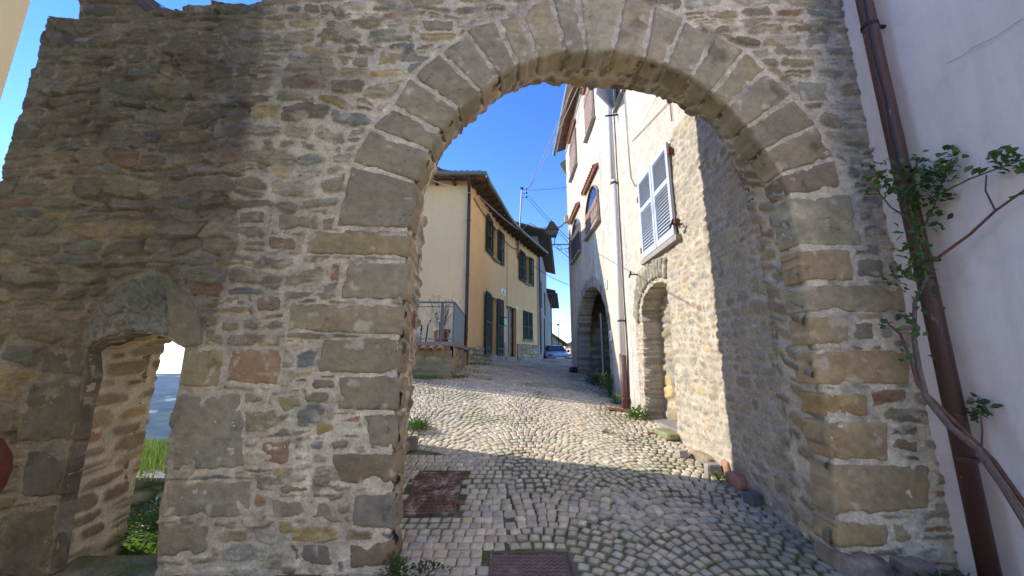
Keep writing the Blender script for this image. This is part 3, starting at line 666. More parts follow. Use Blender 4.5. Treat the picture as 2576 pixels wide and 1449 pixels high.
# ================================================================ STREET
def build_street():
    rng = np.random.RandomState(4)
    # joint bed
    xs = np.arange(-6, 7.01, .12); yy = np.r_[np.arange(-3, 16, .12), np.arange(16, 60.1, .5)]
    X, Y = np.meshgrid(xs, yy, indexing='ij'); Z = G(X, Y)-.006+.006*fbm(X*5, Y*5, 3, 3)
    Fb = grid_faces(len(xs), len(yy)); fx = X.ravel()[Fb].mean(1); fy = Y.ravel()[Fb].mean(1); Fb = Fb[~((fx < -2.75) & (fy > 3.3))]
    bed = np_mesh('ground', np.stack([X.ravel(), Y.ravel(), Z.ravel()], 1), Fb, M_JOINT, None, smooth=True)
    tag(bed, kind='structure')
    pos = []
    def xl(y): return np.interp(y, [0, 3.5, 3.6, 8.9, 9.1, 12, 15.5, 19.6, 21.5, 24], [-2.4, -1.2, -2.5, -2.5, -1.6, -1.45, -.7, .9, 1.7, 2.2])
    W = 1.55
    rows = []
    y = -.4
    while y < 22:
        rows.append(y); y += .098*(1 if y < 9 else 1.15)
    for ri_, y0 in enumerate(rows):
        x = -3.2 + rng.rand()*.1
        hp = .098*(1 if y0 < 9 else 1.15)
        while x < 5.0:
            w = rng.uniform(.084, .112)*(1 if y0 < 9 else 1.2)
            xc = x + w/2
            k = math.floor((xc+.55)/W); t = ((xc+.55)/W-k)*2-1
            straight = xc < -.02 and y0 < 5.0
            A_ = .38
            if straight: yc = y0; ang = 0.0
            else:
                yc = y0 + A_*(1-t*t) - .25 + .03*math.sin(xc*3+y0); ang = math.atan2(A_*(-2*t)*2/W, 1)
                if xc < .3: pass
            x += w*math.cos(ang)
            lo, hi = float(xl(yc)), 2.62 if yc > 3.4 else (3.15 if yc < 2.8 else 2.5)
            if yc > 15.3: hi = 5
            if xc < lo or xc > hi: continue
            # covers
            if -1.10 < xc < -.51 and 3.77 < yc < 4.62: continue
            if -.20 < xc < .48 and 2.60 < yc < 3.29: continue
            loose = 1.0+1.9*math.exp(-((xc-1.1)**2+(yc-3.9)**2)/.5)
            flat = 1 if (xc < .0 and 2.9 < yc < 5.0) else 0
            pos.append((xc+rng.uniform(-.006, .006)*loose, yc+rng.uniform(-.006, .006)*loose, w*rng.uniform(.87, .96) if not flat else w*.985, hp*rng.uniform(.83, .95) if not flat else hp*.97, ang+rng.uniform(-.06, .06)*loose**1.5, rng.uniform(0, .008)*loose**1.5*(0.25 if flat else 1)+(0 if not flat else .004), rng.uniform(-.05, .05)*loose*(.3 if flat else 1), rng.uniform(-.05, .05)*loose*(.3 if flat else 1)))
    pos = np.array(pos); n = len(pos)
    g = np.array([-1, -.95, -.5, 0, .5, .95, 1])
    gu, gv = np.meshgrid(g, g, indexing='ij'); gu = gu.ravel(); gv = gv.ravel()
    rim = np.maximum(np.abs(gu), np.abs(gv)) > .99
    p = np.array([1.0])
    U = np.broadcast_to(gu, (n, 49)).copy(); V = np.broadcast_to(gv, (n, 49)).copy()
    # superellipse-ish corner pull and irregular quads
    cr = 1-.035*(np.abs(U)*np.abs(V))**6
    U *= cr; V *= cr
    cq = rng.uniform(-.08, .08, (n, 4)); U = U + cq[:, :1]*U*V + cq[:, 1:2]*V*.5; V = V + cq[:, 2:3]*U*V + cq[:, 3:]*U*.5
    lx = U*pos[:, 2:3]/2; ly = V*pos[:, 3:4]/2
    ca, sa = np.cos(pos[:, 4:5]), np.sin(pos[:, 4:5])
    X = pos[:, 0:1]+lx*ca-ly*sa; Y = pos[:, 1:2]+lx*sa+ly*ca
    r2 = np.maximum(np.abs(gu), np.abs(gv))[None, :]
    H = pos[:, 5:6]+.0025*(1-r2**2)-.002*(r2 > .9)+pos[:, 6:7]*lx+pos[:, 7:8]*ly + .0028*fbm(X*60, Y*60, 9, 2)
    Z = G(X, Y)+H; Z = np.where(rim[None, :], G(X, Y)-.02, Z)
    Fq = grid_faces(7, 7)
    Fall = (Fq[None]+np.arange(n)[:, None, None]*49).reshape(-1, 4)
    pal = np.array([(.55, .47, .36), (.50, .44, .34), (.60, .51, .37), (.47, .43, .36), (.60, .47, .30), (.42, .41, .37), (.56, .42, .30), (.66, .58, .46)])*np.array((1.22, 1.22, 1.05))
    base = pal[rng.choice(8, n, p=[.2, .2, .15, .14, .08, .1, .05, .08])]
    base = (base*.5+.5*np.array((.545, .485, .39)))*rng.uniform(.80, 1.12, n)[:, None]
    # darker, faintly bluish stones near the right jamb
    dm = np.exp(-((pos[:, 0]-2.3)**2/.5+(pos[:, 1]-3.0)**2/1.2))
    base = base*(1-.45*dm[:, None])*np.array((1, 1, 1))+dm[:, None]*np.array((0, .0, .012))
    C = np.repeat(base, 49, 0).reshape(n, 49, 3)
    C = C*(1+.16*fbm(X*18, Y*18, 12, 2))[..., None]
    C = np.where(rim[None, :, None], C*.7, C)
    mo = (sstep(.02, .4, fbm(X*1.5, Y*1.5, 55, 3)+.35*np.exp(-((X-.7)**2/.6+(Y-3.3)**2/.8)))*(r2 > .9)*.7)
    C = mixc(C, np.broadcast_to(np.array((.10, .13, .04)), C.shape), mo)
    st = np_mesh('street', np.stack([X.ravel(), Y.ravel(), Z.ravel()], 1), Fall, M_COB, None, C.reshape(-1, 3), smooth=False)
    tag(st, kind='structure')
build_street()

def on_ground(x, y, dz=0): return Vector((x, y, float(G(x, y))+dz))
def gmat(x, y, rot=0):
    e = .15; dx = (float(G(x+e, y))-float(G(x-e, y)))/(2*e); dy = (float(G(x, y+e))-float(G(x, y-e)))/(2*e)
    nz = Vector((-dx, -dy, 1)).normalized(); ax = Vector((math.cos(rot), math.sin(rot), 0)); ax = (ax-nz*ax.dot(nz)).normalized(); ay = nz.cross(ax)
    M = Matrix((ax, ay, nz)).transposed().to_4x4(); M.translation = on_ground(x, y); return M

def rusty_cover_mat(name, base, amt):
    m, n, p = newmat(name)
    oc = obj_coord(n); a = noise_node(n, 7, 6, .7, oc); b = noise_node(n, 60, 4, .7, oc)
    r = ramp(n, a.outputs[0], [(.36, base), (.46, (.15, .085, .055)), (.55, (.24, .15, .09)), (.62, (.42, .37, .31))])
    n.links.new(mixn(n, amt, base, r.outputs[0]), p.inputs['Base Color']); p.inputs['Roughness'].default_value = .85
    bump(n, p, b.outputs[0], .5, .004); return m
M_COVER = rusty_cover_mat('rusted_cast_cover', (.095, .055, .042), 1.0)
M_COVER2 = rusty_cover_mat('brown_cast_cover', (.12, .08, .075), .35)
# rusty hatch with triangular leaf
t = thing('access_cover', 'rusty square iron hatch with lifting lugs set in flat stones left of the lane', 'manhole cover', on_ground(-.80, 4.22))
M = gmat(-.80, 4.19, .03) @ Matrix.Diagonal((.84, 1.10, 1, 1)) @ Matrix.Translation((0, 0, .006))
h = .30
MB().box((-h, -.36, -.02), (-h+.02, .36, .012), M).box((h-.02, -.36, -.02), (h, .36, .012), M).box((-h+.02, -.36, -.02), (h-.02, -.34, .012), M).box((-h+.02, .34, -.02), (h-.02, .36, .012), M).build('frame', M_COVER, t)
pl = MB()
pl.prism([(-h+.023, -.337, 0), (.21, -.337, 0), (-.10, .337, 0), (-h+.023, .337, 0)], (0, 0, .008), M)
pl.build('plate', M_COVER, t)
pl0 = pl; pl = MB(); pl.prism([(.217, -.337, 0), (h-.023, -.337, 0), (h-.023, .337, 0), (-.092, .337, 0)], (0, 0, .008), M)
pl.build('plate', M_COVER, t)
st = MB(); rnd = random.Random(2)
for i in range(11):
    for j in range(14):
        x = -.25+i*.05+(.025 if j % 2 else 0); y = -.31+j*.048
        if x > .27 or (-.18 < x < .12 and -.14 < y < .14) or rnd.random() < .1: continue
        st.box((x-.014, y-.006, .008), (x+.014, y+.006, .0135), M @ Matrix.Rotation(.0, 4, 'Z'))
for k in range(4): st.box((-.17, -.11+k*.06, .008), (-.03, -.10+k*.06, .0145), M)
st.box((-.01, -.14, .008), (0, .13, .014), M).box((.02, -.14, .008), (.03, .13, .014), M).box((.055, -.10, .008), (.11, .12, .012), M)
st.build('raised_tread', M_COVER, t)
for x, y in ((-h, .20), (-h, -.30), (h, .24), (h, -.20)):
    s = -1 if x < 0 else 1
    MB().box((min(x, x+s*.085), y-.022, -.01), (max(x, x+s*.085), y+.022, .014), M).build('lug', M_COVER, t)
# diamond pattern cover, cut by the frame
t = thing('access_cover', 'brown cast iron cover with diamond tread at the bottom edge, cobbles around it', 'manhole cover', on_ground(.14, 2.95))
M = gmat(.14, 2.95, .0)
a = .31
MB().box((-a, -a, -.02), (-a+.018, a, .010), M).box((a-.018, -a, -.02), (a, a, .010), M).box((-a+.018, -a, -.02), (a-.018, -a+.018, .010), M).box((-a+.018, a-.018, -.02), (a-.018, a, .010), M).build('frame', M_COVER2, t)
MB().box((-a+.021, -a+.021, -.01), (a-.021, a-.021, .004), M).build('plate', M_COVER2, t)
st = MB()
for i in range(-7, 8):
    for j in range(-7, 8):
        x = i*.042; y = j*.042
        for sx in (1, -1):
            cx, cy = x+(.021 if sx > 0 else 0), y
            if abs(cx) > .27 or abs(cy) > .27 or (-.2 < cx < -.05 and cy < .08) or (abs(cx-.06) < .055 and abs(cy+.0) < .055): continue
            R = M @ Matrix.Translation((cx, cy + (0 if sx > 0 else .0), .004)) @ Matrix.Rotation(sx*.62, 4, 'Z')
            st.box((-.022, -.004, 0), (.022, .004, .005), R)
st.build('diamond_tread', rusty_cover_mat('worn_tread', (.24, .19, .17), .25), t)
em = MB(); R = M @ Matrix.Translation((.06, 0, .004)) @ Matrix.Rotation(math.pi/4, 4, 'Z')
em.box((-.037, -.037, 0), (.037, -.033, .005), R).box((-.037, .033, 0), (.037, .037, .005), R).box((-.037, -.033, 0), (-.033, .033, .005), R).box((.033, -.033, 0), (.037, .033, .005), R)
for k in (-.012, 0, .012): em.box((.06-.02+abs(k)*.6, k-.002, .004), (.06+.02-abs(k)*.6, k+.002, .008), M)
em.build('emblem', rusty_cover_mat('worn_tread_b', (.24, .19, .17), .2), t)
MB().box((-.19, -.28, .004), (-.06, .07, .009), M).build('smooth_panel', M_COVER2, t)
# drain grate under the down pipe
t = thing('drain_cover', 'flat rusty drain plate at the foot of the white and brown down pipe', 'drain cover', on_ground(2.2, 7.75))
M = gmat(2.15, 7.7, 0)
MB().box((-.22, -.14, -.01), (.22, .14, .022), M).build('plate', M_RUSTI, t)
MB().box((-.25, -.17, -.02), (-.225, .17, .028), M).box((.225, -.17, -.02), (.25, .17, .028), M).build('frame', M_RUSTI, t)

# loose stones
random.seed(12)
def loose(lbl, x, y, s, rz, col, grp=None, name='loose_stone', dz=0):
    cc = on_ground(x, y)
    R = Matrix.Translation(cc+Vector((0, 0, dz))) @ Matrix.Rotation(rz, 4, 'Z')
    n = 7; g = np.linspace(-1, 1, n); vs = []; fs = []; sd = random.randint(0, 99)
    import bmesh
    bm = bmesh.new(); bmesh.ops.create_cube(bm, size=2); bmesh.ops.subdivide_edges(bm, edges=bm.edges[:], cuts=4, use_grid_fill=True)
    V = np.array([v.co[:] for v in bm.verts]); Fc = [[v.index for v in f.verts] for f in bm.faces]; bm.free()
    r = (np.abs(V)**6).sum(1)**(1/6); V = V/r[:, None]
    V = V*(1+.06*fbm(V[:, 0]*1.5+V[:, 2], V[:, 1]*1.5+sd, sd, 3))[:, None]
    V = V*np.array(s)/2; V[:, 2] += s[2]/2-.012
    Wv = (np.array(R)[:3, :3] @ V.T).T+np.array(R.translation)
    C = np.array(col)[None]*(1+.2*fbm(V[:, 0]*30, V[:, 1]*30+V[:, 2]*20, sd, 2))[:, None]
    o = np_mesh(name, Wv, Fc, M_BLOCK, None, C, loc=cc, smooth=False)
    tag(o, lbl, 'stone', grp); return o
GS = 'loose stones along the foot of the right wall'
loose('small whitish round-ended stone lying on cobbles beside the sunlit wall', 2.2, 5.13, (.13, .12, .10), .2, (.38, .34, .30), GS)
loose('long tan stone lying against the sunlit wall foot', 2.42, 5.0, (.16, .42, .11), .1, (.33, .27, .18), GS)
loose('pale grey squared block at the foot of the sunlit wall', 2.33, 4.62, (.17, .13, .13), -.1, (.32, .30, .28), GS)
loose('tilted pinkish orange stone at the shadow edge by the right wall', 2.42, 4.30, (.13, .26, .15), .1, (.42, .22, .15), GS)
loose('upright pinkish orange stone against the sunlit wall, behind the tilted one', 2.45, 4.52, (.08, .16, .2), -.1, (.40, .22, .15), GS)
loose('dark grey cube stone in the shade at the right wall foot', 2.36, 3.95, (.14, .13, .12), .3, (.15, .145, .145), GS)
loose('flat mossy slab lying on the cobbles before the walled niche', 2.36, 5.95, (.24, .52, .10), .05, (.25, .25, .13), GS)
loose('small reddish brick bit beside the flat mossy slab', 2.14, 6.05, (.12, .07, .05), .1, (.36, .20, .14), GS)
loose('grey cube stone beside the left jamb of the arch', -1.33, 5.2, (.16, .17, .17), .35, (.24, .22, .19))
loose('dark red stone lump at the far corner of the right house', 2.33, 14.2, (.34, .25, .22), .3, (.09, .03, .035))
for (x, y, s) in ((2.3, 3.05, .2),):
    pass

# ================================================================ RIGHT HOUSE
RX = 2.45
rh = thing('plastered_house', 'tall cream plastered house with bare stone base on the right side of the lane', 'house', (RX, 9, 0))
niche = [(7.05, .35), (7.1, .7), (7.02, 1.4), (6.97, 2.1), (6.91, 2.55), (6.78, 2.76), (6.5, 2.86), (6.2, 2.91), (5.95, 2.88), (5.72, 2.80), (5.69, 2.4), (5.72, 1.6), (5.75, .9), (5.77, .35)]
bigar = [(13.9, .6), (13.85, 1.6), (13.6, 2.6), (13.2, 3.3), (12.6, 3.7), (12.0, 3.86), (11.3, 3.87), (10.6, 3.72), (10.0, 3.42), (9.6, 3.0), (9.42, 2.4), (9.36, 1.4), (9.36, .3)]
def side_wall():
    nich = densify(niche, .03, .015, 31); big = densify(bigar, .05, .02, 32)
    for nm, h, bnd, outl, holes in (('stone_wall', .022, (3.3, 7.7, 0, 6.0), [(3.5, -.1), (7.6, -.1), (7.6, 5.95), (3.5, 5.95)], [nich]),
                                    ('plaster_wall', .05, (7.5, 15.5, .2, 11.4), [(7.6, .2), (15.3, .8), (15.3, 11.3), (7.6, 11.3)], [big]),
                                    ('upper_plaster_wall', .08, (3.3, 7.7, 5.9, 11.4), [(3.5, 5.95), (7.6, 5.95), (7.6, 11.3), (3.5, 11.3)], [])):
        P, Fq, be, pid = clipped_sheet(h, bnd, densify(outl, .2, 0, 0, True), holes)
        U, V = P[:, 0], P[:, 1]
        d, R, R3, Cs, lz = rubble(U, V, 71, hh=(.06, .16), ww=(.07, .24), warp=1.6, tight=(.7, 1.02), edge=.022)
        m = sstep(-.004, .016, d)
        hg = -.004+.016*fbm(U*7, V*7, 72, 4)+m*(.004+.014*R)+.014*fbm(U*22, V*16, 73, 4)
        C = mixc(np.array((.50, .44, .35))*(1+.2*fbm(U*5, V*5, 74, 3))[:, None], Cs*np.array((1.0, 1.02, 1.06))*(1+.2*fbm(U*14, V*14, 75, 3))[:, None], m*.72)
        # mortar smeared stone face
        C = mixc(C, np.broadcast_to(np.array((.43, .385, .31)), C.shape), sstep(-.05, .4, fbm(U*3.5, V*3.5, 76, 4))*.6)
        # plaster
        n = .08*fbm(U*4, V*4, 78, 4)
        top = sstep(4.98, 5.04, V+n)*1.0
        bl = sstep(5.16, 5.20, U+n*.4)*sstep(np.interp(U, [5.1, 5.6, 6.3, 7.0, 7.3], [3.6, 3.5, 3.3, 3.3, 2.9])-.02, np.interp(U, [5.1, 5.6, 6.3, 7.0, 7.3], [3.6, 3.5, 3.3, 3.3, 2.9])+.02, V+n*.6)
        lf = sstep(7.26, 7.31, U+n*.5)
        pm = np.maximum(np.maximum(top, bl), lf)
        if nm != 'stone_wall': pm = np.ones(len(U))
        if nm == 'plaster_wall':
            # bare stone ring round the big arch
            ctr = np.array((11.6, 1.6)); s, _ = poly_sd(P, np.array(bigar)); ring = sstep(-.36, -.26, s+.09*fbm(U*7, V*7, 80, 3)); pm = 1-ring
            ang = np.arctan2(V-1.4, U-11.6); 
            rr_ = .5+.5*np.sin(ang*60+3*fbm(U*3, V*3, 81, 2)); m = sstep(.12, .35, rr_); C = mixc(np.array((.40, .36, .30))*np.ones((len(U), 1)), np.array((.30, .265, .20))*(1+.5*vnoise(ang*20, ang*0, 5))[:, None], m)
            hg = .012*m+.01*fbm(U*20, V*20, 73, 3)+.005
        cream = np.array((.68, .60, .47)); pink = np.array((.70, .60, .49)); tan = np.array((.50, .425, .33)); grey = np.array((.50, .475, .44))
        PC = np.broadcast_to(cream, C.shape).copy()
        PC = mixc(PC, np.broadcast_to(pink, C.shape), sstep(7.75, 7.55, U)*.9)
        st = fbm(U*2.2, V*.45, 82, 5)
        PC = mixc(PC, np.broadcast_to(tan, C.shape), sstep(.0, .5, st)*.75*sstep(7.0, 8.2, U))
        PC = mixc(PC, np.broadcast_to(np.array((.76, .72, .64)), C.shape), sstep(.1, .5, fbm(U*3, V*.7, 83, 4))*.7)
        PC = mixc(PC, np.broadcast_to(grey, C.shape), sstep(.05, .45, fbm(U*1.3, V*.6+9, 84, 4))*.55)
        PC = mixc(PC, np.broadcast_to(np.array((.40, .365, .30)), C.shape), sstep(1.5, .7, V-.05*(U-8))*sstep(-.1, .4, fbm(U*5, V*5, 86, 4))*.8)
        PC = PC*(1+.05*fbm(U*9, V*9, 85, 3))[:, None]
        PC = PC*.88
        C = mixc(C, PC, pm); hg = hg*(1-pm)+pm*(.016+.008*fbm(U*1.8, V*1.8, 87, 3)+.004*fbm(U*9, V*9, 88, 3))
        sd_ = RX-hg*1.1
        n0 = len(P); bvs = np.unique(be); mp = -np.ones(n0, int); mp[bvs] = n0+np.arange(len(bvs)); dep = np.where(pid[bvs] > 0, .42, .1)
        V3 = np.concatenate([np.stack([sd_, U, V], 1), np.stack([RX+dep, U[bvs], V[bvs]], 1)])
        C3 = np.concatenate([C, C[bvs]*.9])
        sk = np.stack([be[:, 0], mp[be[:, 0]], mp[be[:, 1]], be[:, 1]], 1)
        np_mesh(nm, V3, np.concatenate([Fq, sk]), M_ROUGHW if nm == 'stone_wall' else M_FARW, rh, C3, smooth=True)
side_wall()
def rub_panel(name, origin, du, dv, w, h_, seed, parent, res=.03, disp=.02, pal=1.0, hh=(.10, .2), ww=(.2, .45), mort=(.2, .175, .14), mat=None):
    """displaced rubble panel: origin + u*du + v*dv, bulging along du x dv"""
    du = Vector(du).normalized(); dv = Vector(dv).normalized(); nn = du.cross(dv)
    nu = int(w/res)+1; nv = int(h_/res)+1; u = np.linspace(0, w, nu); v = np.linspace(0, h_, nv); U, V = np.meshgrid(u, v, indexing='ij')
    d, R, R3, Cs, lz = rubble(U.ravel(), V.ravel(), seed, hh=hh, ww=ww, warp=.5, tight=(.85, 1.1))
    d = d.reshape(U.shape); m = sstep(0, .02, d); H = disp*(m*(.5+R.reshape(U.shape))+.4*fbm(U*12, V*12, seed, 3))
    C = mixc(np.broadcast_to(np.array(mort), U.shape+(3,)), Cs.reshape(U.shape+(3,))*pal*(1+.2*fbm(U*9, V*20, seed+1, 3))[..., None], m)
    o = np.array(origin); Vv = o+U[..., None]*np.array(du)+V[..., None]*np.array(dv)+H[..., None]*np.array(nn)
    return np_mesh(name, Vv.reshape(-1, 3), grid_faces(nu, nv), mat or M_STONE, parent, C.reshape(-1, 3), smooth=True)
# walled niche: back and sill
rub_panel('niche_infill', (RX+.36, 7.3, .2), (0, -1, 0), (0, 0, 1), 1.8, 2.9, 91, rh, res=.025, disp=.03, pal=1.15, hh=(.10, .24), ww=(.3, .55), mort=(.33, .28, .22))
mb = MB(); mb.box((RX+.05, 5.6, .2), (RX+.40, 7.2, .58)); mb.build('niche_sill', M_CONC, rh)
# niche arch stones fanned on the wall
random.seed(8)
arcpts = resample(np.array([(7.12, 2.3), (7.05, 2.62), (6.85, 2.84), (6.5, 2.95), (6.2, 2.99), (5.95, 2.96), (5.7, 2.88)]), 15)
for i in range(14):
    a, b = arcpts[i], arcpts[i+1]; c = np.array((6.2, 1.6)); na = (a-c)/np.hypot(*(a-c)); nb = (b-c)/np.hypot(*(b-c)); hgt = random.uniform(.26, .38)
    na = na*.55+np.array((0, .45)) if i > 5 else na; nb = nb*.55+np.array((0, .45)) if i > 5 else nb
    g = (b-a)*.08
    cl = random.choice([(.30, .265, .19), (.27, .25, .19), (.34, .30, .22), (.25, .24, .20)])
    block('arch_stone', [tuple(a+g), tuple(b-g)], [tuple(a+g+na*hgt), tuple(b-g+nb*hgt)], RX-.045, .12, cl, rh, res=.02, axis='X', ragged=.012, rnd=.02)
# big recess behind the arch: far cheek, back, ceiling
rub_panel('recess_far_cheek', (RX+.40, 13.75, .7), (1, 0, 0), (0, 0, 1), 2.2, 3.4, 92, rh, res=.05, disp=.05, pal=.95, hh=(.16, .3), ww=(.3, .6))
rub_panel('recess_back', (RX+2.4, 14.2, .3), (0, -1, 0), (0, 0, 1), 5.2, 3.8, 93, rh, res=.06, disp=.05, pal=.8, hh=(.14, .28), ww=(.3, .6))
mb = MB(); mb.box((RX+.1, 9.0, 4.05), (RX+2.6, 14.3, 4.3)); mb.box((RX+.1, 9.0, .2), (RX+2.6, 9.3, 4.05)); mb.build('recess_shell', M_CONC, rh)
# grey pipe and dark gate leaf inside the recess
MB().tube([(RX+.75, 13.25, .9), (RX+.75, 13.25, 3.3)], .05).build('recess_pipe', M_ZINC, rh)
MB().box((RX+1.0, 12.2, .9), (RX+1.06, 13.2, 3.3)).build('gate_leaf', simple('old_dark_gate', (.05, .04, .035), .8), rh)
# house body behind
MB().box((RX+.1, 3.56, 5.95), (RX+7, 15.25, 11.25)).box((RX+2.7, 3.6, -.3), (RX+7, 15.2, 5.94)).box((RX+.45, 3.6, -.3), (RX+2.69, 9.0, 5.94)).box((RX+.45, 14.35, .3), (RX+2.69, 15.25, 5.94)).box((RX+.10, 14.0, .3), (RX+.44, 15.25, 11.2)).build('house_body', M_CREAM, rh)
# roof
mb = MB(); mb.prism([(RX-.36, 3.4, 11.18), (RX-.36, 15.75, 11.18), (RX+3.5, 15.75, 12.7), (RX+3.5, 3.4, 12.7)], (0, 0, .1)); mb.build('roof', M_TILEL, rh)
ZG = 11.12
mb = MB(); gp = []
n = 9
prof = [(RX-.47+.085*math.cos(math.pi+math.pi*k/n), ZG+.085*math.sin(math.pi+math.pi*k/n)) for k in range(n+1)]
vs = []; fs = []
for y in (3.4, 15.8):
    for (x, z) in prof: vs.append((x, y, z))
    for (x, z) in prof[::-1]: vs.append((x+(.006 if x < RX-.47 else -.006), y, z+.008))
L = len(vs)//2
for i in range(L): fs.append((i, (i+1) % L, L+(i+1) % L, L+i))
fs.append(tuple(range(L-1, -1, -1))); fs.append(tuple(range(L, 2*L)))
mb.add(vs, fs); mb.build('gutter', M_ZINC, rh)
# down pipe (white above, brown cast iron foot)
dp = thing('down_pipe', 'white rain pipe with brown foot on the sunlit cream house wall', 'drain pipe', (2.36, 7.93, .6))
MB().tube([(2.34, 7.88, 11.0), (2.34, 7.88, 5.66)], .055, 14).tube([(2.345, 7.88, 5.70), (2.345, 7.93, 1.72)], .06, 14).build('upper_pipe', M_WHITEP, dp, smooth=True)
MB().tube([(2.34, 7.95, 1.76), (2.34, 7.97, .60)], .072, 14).build('foot_pipe', M_BRNCAST, dp, smooth=True)
for z in (8.0, 5.62, 2.45, .85):
    MB().tube([(2.34, 7.88+(.05 if z < 5 else 0), z-.02), (2.34, 7.88+(.05 if z < 5 else 0), z+.02)], .075, 14).box((2.36, 7.86, z-.015), (2.45, 7.90, z+.015)).build('bracket', M_RUSTI, dp)

def louvre_leaf(M, w, h, parent, mat, rails=(.5,), thick=.04, fr=.07, pitch=.05, name='shutter_leaf', slat_thick=.008):
    """M: local x = width, y = outward normal, z = up, origin at lower corner"""
    mb = MB()
    mb.box((0, 0, 0), (fr, thick, h), M).box((w-fr, 0, 0), (w, thick, h), M).box((fr, 0, 0), (w-fr, thick, fr*1.3), M).box((fr, 0, h-fr), (w-fr, thick, h), M)
    zs = [fr*1.3]+[r*h for r in rails]+[h-fr]
    for r in rails: mb.box((fr, 0, r*h-fr/2), (w-fr, thick, r*h+fr/2), M)
    o = mb.build(name, mat, parent)
    sl = MB()
    for i in range(len(zs)-1):
        a = zs[i]+(fr/2 if i > 0 else 0); b = zs[i+1]-(fr/2 if i < len(zs)-2 else 0)
        n = max(1, int((b-a)/pitch))
        for k in range(n):
            z = a+(k+.5)*(b-a)/n
            R = M @ Matrix.Translation((0, thick*.5, z)) @ Matrix.Rotation(-1.0, 4, 'X')
            sl.box((fr, -pitch*.60, -slat_thick/2), (w-fr, pitch*.60, slat_thick/2), R)
    sl.build('slats', mat, o)
    return o
def MX(y, z, x=RX-.03, ang=0):       # frame on the right wall: local x runs toward -Y (to the right in view), local y outward (-X)
    m = Matrix(((0, -1, 0, x), (-1, 0, 0, y), (0, 0, 1, z), (0, 0, 0, 1)))
    return m @ Matrix.Rotation(ang, 4, 'Z')
# big pale shutters
w = thing('shuttered_window', 'closed pale blue-grey louvred shutters over the walled niche', 'window', (RX, 5.85, 3.4))
louvre_leaf(MX(6.52, 3.43), .66, 1.5, w, M_GREYSH, (.60,), fr=.075, pitch=.052)
louvre_leaf(MX(5.84, 3.43), .66, 1.5, w, M_GREYSH, (.60,), fr=.075, pitch=.052)
MB().box((RX-.08, 5.1, 3.33), (RX+.05, 6.6, 3.41)).build('sill', M_STSILL, w)
for y, z in ((6.55, 4.6), (6.55, 3.6), (5.13, 4.75), (5.13, 3.6)): MB().box((RX-.075, y-.03, z-.05), (RX-.01, y+.03, z+.05)).build('hinge', M_RUSTI, w)
for y, z in ((5.0, 3.52), (6.95, 3.24)): MB().tube([(RX-.02, y, z), (RX-.16, y, z), (RX-.17, y-.05, z+.05), (RX-.17, y+.07, z-.04)], .014, 6).build('shutter_hook', M_IRON, w)
# open pale shutter above
w = thing('shuttered_window', 'half hidden open pale grey shutter high up under the arch crown', 'window', (RX, 7.2, 7.5))
louvre_leaf(MX(7.75, 7.42, ang=.75), .80, 1.6, w, M_GREYSH, (.55,), fr=.07, pitch=.055)
MB().box((RX-.025, 6.2, 7.4), (RX-.012, 7.6, 9.0)).build('pane', M_GLASS, w)
MB().box((RX-.1, 6.1, 7.3), (RX-.01, 7.7, 7.39)).build('sill', M_STSILL, w)
MB().tube([(RX-.02, 7.55, 7.15), (RX-.3, 7.6, 7.15)], .02, 6).tube([(RX-.02, 6.9, 7.6), (RX-.45, 6.95, 7.6)], .018, 6).build('bracket', M_IRON, w)

def plank_window(label, ya, yb, z0, z1, arch, mat, lint=True, glass=.0):
    """ya far edge, yb near edge"""
    w = thing('plank_shutter_window', label, 'window', (RX, (ya+yb)/2, z0), 'brown plank shuttered windows of the cream house')
    wd = ya-yb; n = 12
    def topz(y):
        t = (y-(ya+yb)/2)/(wd/2); return z1 - (arch*(t*t) if arch else 0)
    zs = [yb+wd*k/n for k in range(n+1)]
    poly = [(RX-.030, ya, z0)]+[(RX-.030, y, topz(y)) for y in zs[::-1]]+[(RX-.030, yb, z0)]
    MB().prism(poly, (.03, 0, 0)).build('pane', M_GLASS, w)
    fr_ = MB()
    fr_.tube([(RX-.05, ya+.02, z0)]+[(RX-.05, y+(.0), topz(y)+.02) for y in zs[::-1]]+[(RX-.05, yb-.02, z0)], .028, 6)
    fr_.build('frame', M_WOOD, w)
    for s in (0, 1):
        lf = MB(); npk = 4
        for k in range(npk):
            a = yb+wd/2*s+wd/2*(k+.06)/npk; b = yb+wd/2*s+wd/2*(k+.94)/npk
            zt = (z1-arch*1.02-glass if arch else z1-.03)
            lf.box((RX-.085, a, z0+.03), (RX-.055, b, zt+(0 if not arch else .0)))
        lf.box((RX-.10, yb+wd/2*s+.03, z0+.15), (RX-.086, yb+wd/2*(s+1)-.03, z0+.25)); lf.box((RX-.10, yb+wd/2*s+.03, z1-arch-.35), (RX-.086, yb+wd/2*(s+1)-.03, z1-arch-.25))
        lf.build('plank_shutter', mat, w)
    MB().box((RX-.14, yb-.08, z0-.07), (RX-.01, ya+.08, z0)).build('sill', M_STSILL, w)
    if lint:
        can = MB(); nt_ = int((wd+.2)/.16)
        for k in range(nt_):
            y = yb-.10+(k+.5)*(wd+.2)/nt_
            pts_ = []
            R = Matrix.Translation((RX, y, z1+.32)) @ Matrix.Rotation(-.45, 4, 'Y')
            prof = [(.075*math.cos(math.pi*q/6), .075*math.sin(math.pi*q/6)) for q in range(7)]+[(.06*math.cos(math.pi*q/6), .06*math.sin(math.pi*q/6)) for q in range(6, -1, -1)]
            can.prism([(-.17, p[0], p[1]) for p in prof], (.17, 0, 0), R)
        can.box((-.15, yb-.10, -.05), (0, ya+.10, .0), Matrix.Translation((RX, 0, z1+.32)) @ Matrix.Rotation(-.45, 4, 'Y'))
        can.build('tile_hood', M_TILE, w)
    return w
